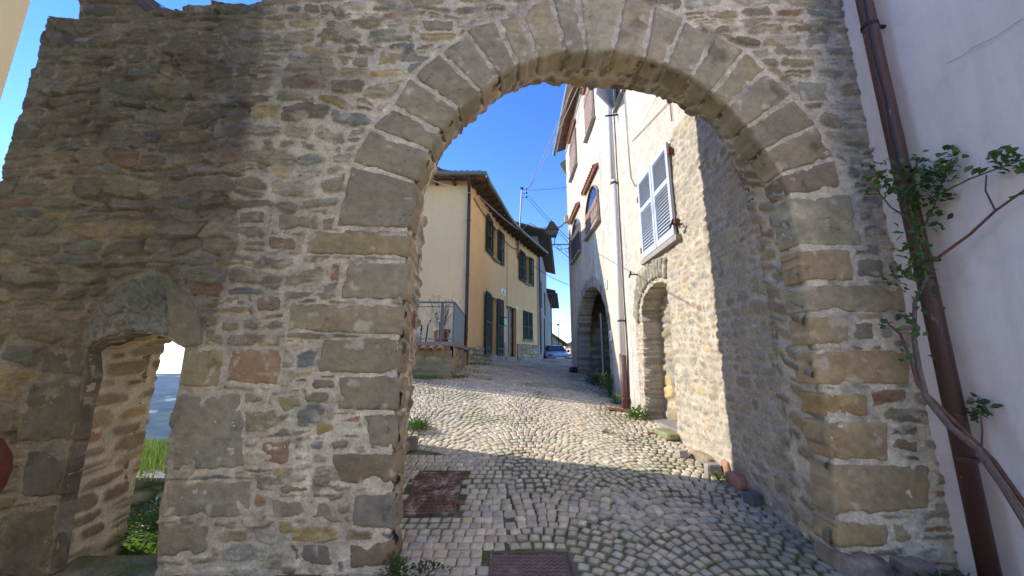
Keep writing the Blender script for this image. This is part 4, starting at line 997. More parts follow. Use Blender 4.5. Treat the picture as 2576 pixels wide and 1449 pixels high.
plank_window('sunlit brown plank window with arched top in the middle of the cream wall', 11.33, 9.64, 5.45, 6.75, .45, M_WOOD, glass=.12)
plank_window('dark plank window with arched top, in house shadow near the lamp bracket', 14.25, 12.45, 5.42, 6.85, .45, simple('shade_toned_wood', (.10, .08, .075), .8, var=.3, scale=6, scl=(6, 6, .5), bs=.4))  # darker copy of the plank wood, house shadow put into its colour
plank_window('upper plank window nearest to the arch crown, under the eaves', 10.8, 9.66, 8.62, 10.1, 0, M_WOOD)
plank_window('upper plank window farthest along the eaves of the cream house', 13.95, 12.62, 8.85, 10.3, 0, M_WOOD)
# number plates
def oval_plate(label, y, z, w_, h_):
    o = thing('number_plate', label, 'house number', (RX, y, z))
    MB().box((RX-.05, y-w_/2, z-h_/2), (RX-.02, y+w_/2, z+h_/2)).build('tile', M_WHITE, o, bevel=.015)
    mb = MB(); mb.box((RX-.056, y-.012, z-h_*.28), (RX-.051, y+.012, z+h_*.28)); mb.build('digit', simple('blue_glaze', (.03, .05, .2), .3, bs=0), o)
oval_plate('small white number tile beside the top of the big stone arch', 9.28, 3.53, .17, .24)
oval_plate('small white number tile lower down on the near side of the big stone arch', 9.13, 2.21, .2, .26)
# cables on the wall
def cable(name, label, pts, r, mat, cat='cable', group=None, sag=0, n=14, seg=None):
    P = []
    for i in range(len(pts)-1):
        a, b = Vector(pts[i]), Vector(pts[i+1])
        for k in range(n):
            t = k/n; p = a.lerp(b, t); p.z -= sag*4*t*(1-t); P.append(p)
    P.append(Vector(pts[-1]))
    mb = MB(); mb.tube(P, r, 5); return tag(mb.build(name, mat, None, loc=pts[0]), label, cat, group)
X_ = RX-.04
cable('cable', 'thin white cable looping down the plaster to the pale blue-grey shutters', [(X_, 7.0, 8.0), (X_, 6.98, 6.9), (X_, 6.96, 5.65), (X_, 6.93, 5.25), (X_, 6.75, 4.98), (X_, 6.41, 4.92)], .012, M_WIREW)
cable('cable', 'thin grey cable running diagonally over the pink plaster above the shutters', [atX(1530*.0+1694, 243, X_), atX(1590, 355, X_)], .009, M_WIREW)
cable('cable', 'thin brown cable dropping straight down above the stone corner', [(X_, 5.0, 6.4), (X_, 4.98, 5.15)], .008, M_BARKR)

# neighbour whose corner throws the shade over the lane (stands behind the arch wall)
nb = thing('stone_outbuilding', 'tall stone outbuilding standing behind the arch wall, left of the lane', 'house', (-2.1, 4.5, 0))
MB().box((-2.75, 3.56, -.3), (-1.5, 5.42, 7.4)).build('wall', simple('brown_stone', (.22, .18, .13), .95, var=.4, scale=5, bs=.6), nb)
MB().prism([(-2.9, 3.5, 7.405), (-1.47, 3.5, 7.405), (-2.1, 3.5, 7.9)], (0, 1.97, 0)).build('roof', M_TILEL, nb)

# ================================================================ PINK HOUSE (right, camera side) and CREAM HOUSE (left, camera side)
ph = thing('rendered_house', 'pinkish white rendered house wall at the right edge behind the thick brown pipe', 'house', (3.3, 2, 0))
def plaster_sheet(name, x, y0, y1, z0, z1, mat, parent, step=.05, flip=False):
    yy = np.arange(y0, y1+step, step); zz = np.arange(z0, z1+step, step); Y, Z = np.meshgrid(yy, zz, indexing='ij')
    X = x+.012*fbm(Y*1.5, Z*1.5, 5, 4)
    Fq = grid_faces(len(yy), len(zz))
    return np_mesh(name, np.stack([X.ravel(), Y.ravel(), Z.ravel()], 1), Fq[:, ::-1] if flip else Fq, mat, parent, smooth=True)
plaster_sheet('rendered_wall', 3.22, -4, 3.02, -.4, 8, M_PINK, ph)
MB().box((3.26, -4, -.4), (8, 3.5, 8)).build('house_body', M_PINK, ph)
ck = MB(); p0 = Vector((3.2, 2.62, 3.45)); pp = [atX(2380, 160, 3.20), atX(2420, 140, 3.20), atX(2450, 118, 3.20), atX(2500, 95, 3.20), atX(2576, 45, 3.20)]
ck.tube(pp, .0025, 4).build('hairline_crack', simple('crack_line', (.40, .35, .36), .9, bs=0), ph)
ch = thing('rendered_house', 'cream rendered house edge in the top left corner of the view', 'house', (-3, 0, 0))
MB().box((-6, -4, -.4), (-2.195, 1.4, 8)).build('house_body', plaster('bright_cream_render', (.92, .77, .44), (.90, .75, .42), (.86, .7, .42), .3), ch)
# terracotta pot standing at the extreme left
pot = thing('terracotta_pot', 'rounded red terracotta jar peeking in at the left edge', 'pot', (-2.86, 2.05, 0))
pc = Vector((-2.965, 2.05, .12))
MB().lathe([(.14, -.16), (.12, .0), (.10, .55), (.12, .60), (.19, .70), (.235, .80), (.245, .88), (.235, .96), (.19, 1.05), (.15, 1.09), (.15, 1.13), (.11, 1.13)], pc, 28).build('jar', simple('terracotta', (.17, .045, .03), .8, var=.2), pot, smooth=True)

# thick brown pipe in the corner
bp = thing('down_pipe', 'thick peeling red-brown pipe running up the corner of the pinkish white wall', 'drain pipe', (3.1, 2.73, 0))
pb, pt_ = atY(2461, 1449, 2.72), atY(2192, 0, 2.72)
pb = Vector((3.08, 2.70, -.05)); pt_ = Vector((3.09, 2.68, 8))
MB().tube([pb, (3.085, 2.69, 2.0), (3.085, 2.69, 4.0), pt_], .054, 24).build('pipe', M_BIGPIPE, bp, smooth=True)
for z in (.95, 2.35, 4.43):
    MB().tube([(3.085, 2.69, z-.014), (3.085, 2.69, z+.014)], .060, 24).box((3.13, 2.68, z-.012), (3.25, 2.70, z+.012)).build('collar', M_IRON if z > 4 else M_BIGPIPE, bp)
cable('cable', 'thin black cable strapped down the left side of the thick brown pipe', [(3.02, 2.65, 6), (3.03, 2.635, 4.6), (3.02, 2.65, 4.2), (3.03, 2.64, 3.7), (3.02, 2.65, 3.35), (3.03, 2.65, 3.1)], .008, M_WIRE)

# ================================================================ LEFT HOUSE (ochre, curved front)
lh = thing('ochre_house', 'ochre two storey house with green shutters and curved front on the left of the lane', 'house', (-1.45, 12, 0))
plan = np.array([(-1.45, 12.0), (-1.15, 13.3), (-.66, 15.5), (-.18, 17.0), (.55, 18.8), (1.5, 21.0)])
def smooth_plan(P, n=60):
    # Catmull-Rom
    P = np.vstack([2*P[0]-P[1], P, 2*P[-1]-P[-2]]); out = []
    for i in range(1, len(P)-2):
        for k in range(12):
            t = k/12; a, b, c, d = P[i-1], P[i], P[i+1], P[i+2]
            out.append(.5*((2*b)+(-a+c)*t+(2*a-5*b+4*c-d)*t*t+(-a+3*b-3*c+d)*t**3))
    out.append(P[-2]); return resample(np.array(out), n)
FP = smooth_plan(plan, 90)
FS = np.r_[0, np.cumsum(np.hypot(*np.diff(FP, axis=0).T))]
def fpos(s): return np.array([np.interp(s, FS, FP[:, 0]), np.interp(s, FS, FP[:, 1])])
def ftan(s):
    a, b = fpos(max(0, s-.3)), fpos(min(FS[-1], s+.3)); d = b-a; return d/np.hypot(*d)
def onF(px, py, off=0):
    """intersection of a view ray with the curved front: returns s, z"""
    d = ray(px, py); k = d.x/d.y; s = np.linspace(0, FS[-1], 800); xs_ = np.interp(s, FS, FP[:, 0]); ys_ = np.interp(s, FS, FP[:, 1])
    f = xs_-k*ys_; i = int(np.argmin(np.abs(f))); return float(s[i]), float(1.6+d.z*ys_[i]/d.y)
def MF(s, z, out=.0, ang=0):     # local x along the front (to the right), y outward, z up
    p = fpos(s); t = ftan(s); nrm = np.array((t[1], -t[0]))
    m = Matrix(((t[0], nrm[0], 0, p[0]+nrm[0]*out), (t[1], nrm[1], 0, p[1]+nrm[1]*out), (0, 0, 1, z), (0, 0, 0, 1)))
    return m @ Matrix.Rotation(ang, 4, 'Z')
ZE = 7.72
# openings with real reveals: list of (s0,s1,z0,z1,kind)
def srange(pxl, pxr, pyt_l, pyb_l):
    s0, zt = onF(pxl, pyt_l); _, zb = onF(pxl, pyb_l); s1, _ = onF(pxr, pyt_l); return s0, s1, zb, zt
c1 = lambda x, y: (1022.2+.441*x, 383.3+.441*y)
W1 = srange(*c1(487, 0)[:1], *c1(518, 0)[:1], c1(0, 402)[1], c1(0, 592)[1])
W2 = srange(c1(672, 0)[0], c1(697, 0)[0], c1(0, 580)[1], c1(0, 740)[1])
FD = srange(c1(478, 0)[0], c1(513, 0)[0], c1(0, 815)[1], c1(0, 1155)[1])
DR = srange(c1(570, 0)[0], c1(627, 0)[0], c1(0, 872)[1], c1(0, 1166)[1])
W3 = srange(c1(666, 0)[0], c1(715, 0)[0], c1(0, 905)[1], c1(0, 1066)[1])
print('W1', W1, 'W2', W2, 'FD', FD, 'DR', DR, 'W3', W3, 'FS', FS[-1])
OPEN = [W1, W2, FD, DR, W3]
def facade():
    ss = sorted(set([0, FS[-1]]+[o[0] for o in OPEN]+[o[1] for o in OPEN]+list(np.linspace(0, FS[-1], 40))))
    zs = sorted(set([.8, ZE+.1]+[o[2] for o in OPEN]+[o[3] for o in OPEN]+list(np.linspace(.8, ZE, 24))))
    mb = MB()
    def inside(s, z): return any(o[0] < s < o[1] and o[2] < z < o[3] for o in OPEN)
    idx = {}
    def vid(i, j):
        if (i, j) not in idx:
            p = fpos(ss[i]); idx[(i, j)] = len(mb.v); mb.v.append((p[0], p[1], zs[j]))
        return idx[(i, j)]
    for i in range(len(ss)-1):
        for j in range(len(zs)-1):
            if inside((ss[i]+ss[i+1])/2, (zs[j]+zs[j+1])/2): continue
            mb.f.append((vid(i, j), vid(i+1, j), vid(i+1, j+1), vid(i, j+1)))
    for o in OPEN:                       # reveals
        M0 = MF(o[0], 0); M1 = MF(o[1], 0); dpt = -.22
        a0, a1 = M0 @ Vector((0, 0, o[2])), M0 @ Vector((0, 0, o[3])); b0, b1 = M1 @ Vector((0, 0, o[2])), M1 @ Vector((0, 0, o[3]))
        c0, c1_ = M0 @ Vector((0, dpt, o[2])), M0 @ Vector((0, dpt, o[3])); d0, d1 = M1 @ Vector((0, dpt, o[2])), M1 @ Vector((0, dpt, o[3]))
        mb.add([a0, a1, b0, b1, c0, c1_, d0, d1], [(0, 4, 5, 1), (2, 3, 7, 6), (1, 5, 7, 3), (0, 2, 6, 4)])
    mb.build('front_wall', M_OCHRE, lh)
facade()
# side gable wall facing us and body
mb = MB(); mb.box((-10.2, 12.0, .4), (-1.47, 12.25, ZE+.1)); mb.build('side_wall', M_GABLE, lh)
mb = MB()
for i in range(0, 89, 4):
    a, b = FP[i], FP[min(89, i+4)]
# near-black sheet standing in for the unlit rooms behind the openings
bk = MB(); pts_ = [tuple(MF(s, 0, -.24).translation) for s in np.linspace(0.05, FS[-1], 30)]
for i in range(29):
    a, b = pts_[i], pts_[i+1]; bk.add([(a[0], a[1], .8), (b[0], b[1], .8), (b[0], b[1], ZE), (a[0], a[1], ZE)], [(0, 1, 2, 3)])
bk.build('dark_room_sheet', M_DARK, lh)
# stone base course
def base_course(s0, s1, ztop0, ztop1, seed):
    n = max(6, int((s1-s0)/.05)); nv = 24; ss = np.linspace(s0, s1, n); U = []; Vv = []; Cc = []
    S, T = np.meshgrid(ss, np.linspace(0, 1, nv), indexing='ij')
    zb = np.array([float(G(*fpos(s)))-.15 for s in ss])[:, None]; zt = np.interp(ss, [s0, s1], [ztop0, ztop1])[:, None]
    Z = zb+(zt-zb)*T
    d, R, R3, Cs, lz = rubble(S.ravel(), Z.ravel(), seed, hh=(.10, .18), ww=(.14, .34), tight=(.8, 1.05)); d = d.reshape(S.shape); m = sstep(0, .02, d)
    H = .03+.03*m*(.5+R.reshape(S.shape)); C = mixc(np.broadcast_to(np.array((.25, .21, .16)), S.shape+(3,)), Cs.reshape(S.shape+(3,))*1.45, m)
    P = np.zeros(S.shape+(3,))
    for i, s in enumerate(ss):
        p = fpos(s); t = ftan(s); nr = np.array((t[1], -t[0])); P[i, :, 0] = p[0]+nr[0]*H[i]; P[i, :, 1] = p[1]+nr[1]*H[i]; P[i, :, 2] = Z[i]
    P[:, -1, 0] = [fpos(s)[0] for s in ss]; P[:, -1, 1] = [fpos(s)[1] for s in ss]
    np_mesh('stone_base', P.reshape(-1, 3), grid_faces(n, nv), M_STONE, lh, C.reshape(-1, 3), smooth=True)
zb0 = onF(*c1(345, 1112))[1]; zb1 = onF(*c1(430, 1097))[1]; zb2 = onF(*c1(640, 1092))[1]; zb3 = onF(*c1(757, 1100))[1]
base_course(0.0, FD[0]-.02, zb0, zb1, 101); base_course(FD[1]+.02, DR[0]-.12, zb1+.02, zb2, 102); base_course(DR[1]+.1, FS[-1], zb2, zb3, 103)
MB().box((FD[0]-FD[0], -.0, -.25), (FD[1]-FD[0], .07, 0), MF(FD[0], FD[2])).build('door_step', M_STSILL, lh)
MB().box((0, -.2, -.25), (DR[1]-DR[0], .05, 0), MF(DR[0], DR[2]-.0)).build('door_step', M_STSILL, lh)
def fw(a, b, y): return onF(*c1(b, y))[0]-onF(*c1(a, y))[0]
def green_window(name, label, o, cat, leaf_w, leaf_r, a_l, a_r, rails=(.45,), sill=True, closed=False, thing_grp=None):
    w = thing(name, label, cat, MF(o[0], o[2]).translation, thing_grp)
    H = o[3]-o[2]+.06; wd = o[1]-o[0]
    if closed:
        louvre_leaf(MF(o[0]-.03, o[2]-.02, .01), wd/2+.025, H, w, M_GREEN, rails, pitch=.06)
        louvre_leaf(MF((o[0]+o[1])/2+.005, o[2]-.02, .01), wd/2+.025, H, w, M_GREEN, rails, pitch=.06)
    else:
        # left leaf hinged at the left edge and swung back onto the wall; right leaf likewise
        Ml = MF(o[0]-.02, o[2]-.03, .04) @ Matrix.Rotation(a_l, 4, 'Z') @ Matrix.Translation((-leaf_w, 0, 0))
        louvre_leaf(Ml, leaf_w, H, w, M_GREEN, rails, pitch=.06)
        Mr = MF(o[1]+.02, o[2]-.03, .04) @ Matrix.Rotation(a_r, 4, 'Z')
        louvre_leaf(Mr, leaf_r, H, w, M_GREEN, rails, pitch=.06)
        MB().box((0, -.20, 0), (wd, -.17, H-.06), MF(o[0], o[2])).build('pane', M_GLASS, w)
        MB().box((0, -.17, 0), (.06, -.13, H-.06), MF(o[0], o[2])).box((wd-.06, -.17, 0), (wd, -.13, H-.06), MF(o[0], o[2])).box((wd/2-.03, -.17, 0), (wd/2+.03, -.13, H-.06), MF(o[0], o[2])).box((.06, -.17, H-.12), (wd/2-.03, -.13, H-.06), MF(o[0], o[2])).build('frame', simple('brown_window_frame', (.2, .11, .08), .5), w)
    if sill: MB().box((-.10, -.2, -.07), (wd+.10, .12, 0), MF(o[0], o[2]-.01)).build('sill', M_STSILL, w)
    return w
GW = 'green shuttered openings of the ochre house'
green_window('shuttered_window', 'upper window with open dark green shutters nearest the house corner', W1, 'window', fw(450, 487, 380), fw(518, 550, 460), -.05, .05, thing_grp=GW)
green_window('shuttered_window', 'upper window with open green shutters and black gap, farther along the ochre front', W2, 'window', fw(640, 672, 570), fw(697, 717, 600), -.05, .05, thing_grp=GW)
green_window('shuttered_french_door', 'tall ground floor door with open full-height green shutters', FD, 'door', fw(443, 478, 800), fw(512, 540, 850), -.05, .10, rails=(.12, .52), sill=False, thing_grp=GW)
green_window('shuttered_window', 'ground floor window with closed green louvred shutters right of the brown door', W3, 'window', .6, .6, 0, 0, closed=True, thing_grp=GW)
# front door
d_ = thing('front_door', 'dark red-brown panelled front door of the ochre house', 'door', MF(DR[0], DR[2]).translation)
wd = (DR[1]-DR[0]); H = DR[3]-DR[2]; M = MF(DR[0], DR[2])
MB().box((0, -.20, 0), (.08, -.12, H), M).box((wd-.08, -.20, 0), (wd, -.12, H), M).box((.08, -.20, H-.08), (wd-.08, -.12, H), M).build('frame', M_DOOR, d_)
for k in (0, 1):
    x0 = .08+k*(wd-.16)/2; x1 = x0+(wd-.16)/2-.006
    lf = MB().box((x0, -.19, .0), (x1, -.15, H-.08), M)
    for a, b in ((.08, .24), (.28, .62), (.66, .94)): lf.box((x0+.07, -.15, H*a), (x1-.07, -.13, H*b), M)
    lo = lf.build('door_leaf', M_DOOR, d_)
    if k: MB().tube([(x0+.05, -.12, H*.45), (x0+.05, -.12, H*.5)], .015, 8, M=M).build('handle', M_ZINC, lo)
# street sign
def facade_rect(c_tl, c_br):
    s0, zt = onF(*c_tl); s1, zb = onF(*c_br); _, zb = onF(c_tl[0], c_br[1]); return s0, s1, zb, zt
s0, zt = onF(*c1(536, 772)); _, zb = onF(*c1(536, 806)); s1, _ = onF(*c1(567, 800))
sg = thing('street_sign', 'white street name plaque with scalloped corners on the ochre front', 'sign', MF(s0, zb).translation)
wd = s1-s0; H = zt-zb; M = MF(s0, zb, .005); r = .06
poly = []
for cx_, cz_, a0 in ((0, 0, 90), (wd, 0, 180), (wd, H, 270), (0, H, 0)):
    for k in range(7):
        a = math.radians(a0-90*k/6) if False else math.radians({90: 90, 180: 180, 270: 270, 0: 360}[a0]-90*k/6)
        poly.append((cx_+r*math.cos(a), 0, cz_+r*math.sin(a)))
MB().prism(poly, (0, .02, 0), M).build('plaque', simple('white_marble', (.70, .67, .63), .4, var=.06, bs=0), sg)
def text_on(txt, size, M, parent, mat, name='lettering'):
    c = bpy.data.curves.new(name, 'FONT'); c.body = txt; c.size = size; c.align_x = 'CENTER'; c.align_y = 'CENTER'; c.extrude = .002
    tmp = bpy.data.objects.new('tmp', c); COL.objects.link(tmp)
    bpy.context.view_layer.update()
    me = bpy.data.meshes.new_from_object(tmp.evaluated_get(bpy.context.evaluated_depsgraph_get()))
    V = [M @ v.co for v in me.vertices]; Fc = [list(p.vertices) for p in me.polygons]
    bpy.data.objects.remove(tmp); bpy.data.curves.remove(c); bpy.data.meshes.remove(me)
    return np_mesh(name, np.array([tuple(v) for v in V]), Fc, mat, parent)
M_LETT = simple('grey_letters', (.20, .19, .19), .6, bs=0)
TX = lambda x, z: M @ Matrix.Translation((x, .023, z)) @ Matrix.Rotation(math.pi/2, 4, 'X') @ Matrix.Diagonal((1, 1, 1, 1))
text_on('VIA', .11, TX(wd*.5, H*.68), sg, M_LETT); text_on('CASTELLO', .10, TX(wd*.5, H*.32), sg, M_LETT)
# mailbox, number tile
s0, zt = onF(*c1(541, 938)); _, zb = onF(*c1(541, 984)); s1, _ = onF(*c1(560, 950)); M = MF(s0, zb)
mbx = thing('mailbox', 'green metal mailbox between the tall shutters and the brown door', 'mailbox', M.translation)
MB().box((0, 0, 0), (max(.2, s1-s0), .14, zt-zb-.03), M).build('body', simple('green_enamel', (.03, .13, .07), .35), mbx, bevel=.01)
MB().box((-.01, 0, zt-zb-.03), (max(.2, s1-s0)+.01, .16, zt-zb), M).build('lid', M_GREEN, mbx)
s0, zt = onF(*c1(629, 885)); _, zb = onF(*c1(629, 902)); M = MF(s0, zb)
nbp = thing('number_plate', 'tiny oval white number plate right of the brown front door', 'house number', M.translation)
MB().lathe([(.02, 0), (.1, 0), (.1, .015), (.02, .015)], (0, 0, 0), 20, M @ Matrix.Translation((.08, .0, .12)) @ Matrix.Rotation(-math.pi/2, 4, 'X')).build('tile', M_WHITE, nbp)
# thin conduit pipes
for cx_, y0_, y1_, lab in ((742, 610, 1100, 'thin ochre-painted conduit near the far end of the ochre front'), (572, 505, 870, 'thin ochre-painted conduit above the brown front door')):
    s0, zt = onF(*c1(cx_, y0_)); _, zb = onF(*c1(cx_, y1_))
    M = MF(s0, 0, .03); tag(MB().tube([M @ Vector((0, 0, zb)), M @ Vector((0, 0, zt))], .018 if cx_ > 600 else .012, 8).build('conduit', simple('ochre_pipe', (.40, .25, .12), .6), None, loc=M @ Vector((0, 0, zb))), lab, 'conduit')
s0, zt = onF(*c1(633, 490)); _, zb = onF(*c1(633, 605)); M = MF(s0, 0, .07)
tag(MB().tube([M @ Vector((0, 0, zb)), M @ Vector((0, 0, zt+.3))], .045, 10).box((-.12, -.07, zt-.35), (.12, .0, zt-.29), M).box((-.05, -.05, zb), (.05, .05, zb+.1), M).build('pole_foot', M_RUSTI, None, loc=M @ Vector((0, 0, zb))), 'rusty foot of the roof pole strapped to the ochre front below the eaves', 'pole')

# eaves and roof
def eave_pt(s, out, z): p = MF(s, z, out).translation; return p
SS = np.linspace(0, FS[-1], 46)
rf = MB(); OV = .56
vs = []; fs = []
inn = []
for i, s in enumerate(SS):
    e = eave_pt(s, OV, ZE+.02); inx = eave_pt(s, -3.2, ZE+1.3)
    vs += [e, inx, e+Vector((0, 0, .10)), inx+Vector((0, 0, .10))]
for i in range(len(SS)-1):
    a = i*4; b = a+4; fs += [(a, a+1, b+1, b), (a+2, b+2, b+3, a+3), (a, b, b+2, a+2), (a+1, a+3, b+3, b+1)]
fs += [(0, 2, 3, 1), (a+4, a+5, a+7, a+6)]
rf.add(vs, fs)
# hip slope over the side wall
c0 = eave_pt(0, OV, ZE+.02); c0 = Vector((c0.x, 11.45, ZE+.02)); i0 = eave_pt(0, -3.2, ZE+1.3)
f0 = eave_pt(0, OV, ZE+.02)
rf.prism([c0, f0, i0, (-10.4, 15.2, ZE+1.3), (-10.4, 11.45, ZE+.02)], (0, 0, .1))
rf.build('roof', M_TILEL, lh)
# rows of curved tiles along the eave edges
tl = MB()
def roof_tile(Mt, L=.55, r=.085):
    prof = [(r*math.cos(math.pi*q/6), r*math.sin(math.pi*q/6)*.8) for q in range(7)]+[((r-.015)*math.cos(math.pi*q/6), (r-.015)*math.sin(math.pi*q/6)*.8) for q in range(6, -1, -1)]
    tl.prism([(p[0], 0, p[1]) for p in prof], (0, L, 0), Mt)
for s in np.arange(.1, FS[-1], .2):
    Mt = MF(s, ZE+.12, OV) @ Matrix.Rotation(math.pi, 4, 'Z') @ Matrix.Rotation(.33, 4, 'X'); roof_tile(Mt)
for x in np.arange(-10.3, c0.x, .2):
    roof_tile(Matrix.Translation((x, 11.45, ZE+.12)) @ Matrix.Rotation(.33, 4, 'X'))
tl.build('roof_tiles', M_TILE, lh)
for s in np.arange(.15, FS[-1], .55): MB().box((-.05, -.1, 0), (.05, OV-.04, .11), MF(s, ZE-.10, 0)).build('rafter', M_WOODD, lh)
for x in np.arange(-3.9, c0.x-.4, .62): MB().box((x, 11.5, ZE-.10), (x+.1, 12.05, ZE+.01)).build('rafter', M_WOODD, lh)
sf = MB(); vs = []; fs = []
for s in SS: vs += [eave_pt(s, -.05, ZE+.012), eave_pt(s, OV-.01, ZE+.012)]
for i in range(len(SS)-1): fs.append((2*i, 2*i+1, 2*i+3, 2*i+2))
sf.add(vs, fs).build('soffit_boards', M_WOODD, lh)
gt = MB(); gt.tube([Vector((-10.4, 11.40, ZE+.06)), Vector((c0.x+.05, 11.40, ZE+.06))]+[eave_pt(s, OV+.06, ZE+.06) for s in SS[1:]], .075, 8); gt.build('gutter', M_GUTTER, lh)
chm = MB(); cpos = atY(1100, 440, 14.2)
chm.box((cpos.x-.45, 13.9, cpos.z-.8), (cpos.x+.2, 14.5, cpos.z)); co = chm.build('chimney', simple('chimney_brick', (.26, .12, .09), .9, var=.3, scale=14, bs=.4), lh)
MB().prism([(cpos.x-.55, 13.8, cpos.z+.12), (cpos.x+.30, 13.8, cpos.z+.02), (cpos.x+.2, 13.8, cpos.z+.10), (cpos.x-.12, 13.8, cpos.z+.30)], (0, .8, 0)).build('cap', M_TILEL, co)
MB().box((cpos.x-.32, 13.885, cpos.z-.30), (cpos.x-.14, 13.95, cpos.z-.03)).build('flue', M_DARK, co)
# house down pipe at the corner
dp = thing('down_pipe', 'dark brown rain pipe down the near corner of the ochre house', 'drain pipe', (-1.55, 11.9, 1.4))
x = atY(1178, 600, 11.9).x
MB().tube([(x+.02, 11.42, ZE), (x+.02, 11.55, ZE-.2), (x, 11.88, ZE-.42), (x, 11.9, 6.0), (x, 11.9, 2.3), (x-.02, 11.86, 1.95), (x-.13, 11.8, 1.75), (x-.13, 11.8, 1.3)], .058, 12).build('pipe', M_PIPEB, dp, smooth=True)
for z in (6.3, 4.4, 2.6): MB().tube([(x, 11.9, z-.02), (x, 11.9, z+.02)], .075, 12).build('collar', M_PIPEB, dp)

# ---- terrace before the side wall
tr = thing('terrace', 'mossy masonry terrace block with tile coping in front of the ochre house', 'terrace', (-2.5, 9, 1))
rub_panel('terrace_wall', (-6, 9.0, .5), (1, 0, 0), (0, 0, 1), 4.56, 1.36, 111, tr, res=.03, disp=.03, hh=(.2, .34), ww=(.3, .6), mort=(.27, .25, .19))
rub_panel('terrace_wall', (-1.45, 9.0, .8), (-.03, 1, 0), (0, 0, 1), 3.0, 1.2, 112, tr, res=.04, disp=.03, hh=(.2, .34), ww=(.3, .6), mort=(.27, .25, .19))
MB().box((-6, 9.02, .3), (-1.49, 11.98, 1.95)).build('terrace_core', M_CONC, tr)
MB().box((-6, 8.98, 1.955), (-1.42, 12, 2.06)).build('slab', M_CONC, tr)
ct = MB()
for k in range(22):
    xx = -5.9+k*.2
    if xx > -1.6: continue
    Mt = Matrix.Translation((xx, 8.72, 1.83)) @ Matrix.Rotation(.25, 4, 'X')
    prof = [(.095*math.cos(math.pi*q/6), .085*math.sin(math.pi*q/6)) for q in range(7)]+[(.078*math.cos(math.pi*q/6), .068*math.sin(math.pi*q/6)) for q in range(6, -1, -1)]
    ct.prism([(p[0], 0, p[1]) for p in prof], (0, .34, 0), Mt)
ct.build('tile_coping', M_TILE, tr)
rl_ = thing('railing', 'grey metal balcony railing with knobbed bars and a solid side panel', 'railing', (-1.45, 9.05, 2.06))
zt_, zb_ = 3.03, 2.12
MB().box((-6, 9.03, zt_-.02), (-1.42, 9.07, zt_+.02)).box((-6, 9.04, zt_-.12), (-1.44, 9.06, zt_-.10)).box((-6, 9.04, zb_), (-1.44, 9.06, zb_+.02)).build('rail', M_RAIL, rl_)
for k in range(22):
    xx = -1.56-k*.118
    b = MB().tube([(xx, 9.05, zb_), (xx, 9.05, zt_-.1)], .007, 6); b.lathe([(.008, -.03), (.02, -.012), (.02, .012), (.008, .03)], (xx, 9.05, 2.56), 8); b.build('baluster', M_ZINC, rl_)
px_ = atY(1112, 800, 9.05).x
MB().box((px_-.03, 9.02, 2.06), (px_+.03, 9.08, zt_-.02)).build('post', M_RAIL, rl_)
MB().box((-1.45, 9.03, 2.06), (-1.41, 9.07, zt_-.02)).build('post', M_RAIL, rl_)
MB().prism([(-1.43, 9.07, 2.08), (-1.53, 11.95, 2.08), (-1.53, 11.95, zt_-.03), (-1.43, 9.07, zt_-.03)], (.015, 0, 0)).build('side_panel', M_PANEL, rl_)
MB().prism([(-1.45, 9.07, zt_-.02), (-1.55, 11.95, zt_-.02), (-1.55, 11.95, zt_+.02), (-1.45, 9.07, zt_+.02)], (.04, 0, 0)).build('side_rail', M_IRON, rl_)
# flower pot with twiggy shrub
fp = thing('flower_pot', 'terracotta pot on the terrace behind the railing', 'pot', (-1.78, 9.45, 2.06))
MB().lathe([(.14, 0), (.17, .02), (.21, .26), (.235, .27), (.235, .33), (.2, .33), (.19, .28)], (-1.80, 9.45, 2.06), 24).build('pot', M_TILE, fp, smooth=True)
def leaf_quad(mb, p, d, up, L, Wd, fold=.15):
    d = d.normalized(); sdv = d.cross(up)
    if sdv.length < 1e-4: sdv = Vector((1, 0, 0))
    sdv.normalize(); nn = sdv.cross(d)
    a = p; m1 = p+d*L*.45+sdv*Wd/2+nn*fold*Wd; m2 = p+d*L*.45-sdv*Wd/2+nn*fold*Wd; c = p+d*L*.45; t1 = p+d*L*.8+sdv*Wd*.3+nn*fold*Wd*.5; t2 = p+d*L*.8-sdv*Wd*.3+nn*fold*Wd*.5; e = p+d*L-nn*.1*L
    mb.add([a, m1, t1, e, t2, m2, c], [(0, 1, 6), (0, 6, 5), (1, 2, 3, 6), (6, 3, 4, 5)])
rnd = random.Random(21)
def rv(r=rnd): return Vector((r.uniform(-1, 1), r.uniform(-1, 1), r.uniform(-1, 1)))
sh = thing('potted_shrub', 'sparse twiggy shrub growing from the terrace pot', 'plant', (-1.80, 9.45, 2.33))
tw = MB(); lv = MB()
for k in range(26):
    a = rnd.uniform(0, 6.28); sp = rnd.uniform(.05, .5); hgt = rnd.uniform(.35, .95)
    p = Vector((-1.80, 9.45, 2.35)); pts_ = [p]
    for j in range(4):
        p = p+Vector((math.cos(a)*sp/4+rnd.uniform(-.03, .03), math.sin(a)*sp/6, hgt/4)); pts_.append(p)
        for q in range(3): leaf_quad(lv, p+rv()*.04, rv(), Vector((0, 0, 1)), .05, .018)
    tw.tube(pts_, .004, 4)
tw.build('twigs', M_BARK, sh); lv.build('leaves', M_LEAF, sh)
# small blue-white folding ladder and chair seen at the left of the terrace
ld = thing('garden_chair', 'folded dark garden chair leaning on the terrace rail behind the arch edge', 'chair', (-2.45, 9.4, 2.06))
MB().tube([(-2.20, 9.5, 2.06), (-2.12, 9.35, 2.5), (-2.05, 9.3, 2.62)], .018, 6).tube([(-2.34, 9.5, 2.06), (-2.28, 9.35, 2.5)], .018, 6).build('legs', M_IRON, ld)
sl_ = MB()
for k in range(4): sl_.box((-2.36, 9.38, 2.12+k*.09), (-2.24, 9.41, 2.16+k*.09))
sl_.build('slats', simple('blue_white_webbing', (.35, .42, .55), .6), ld)

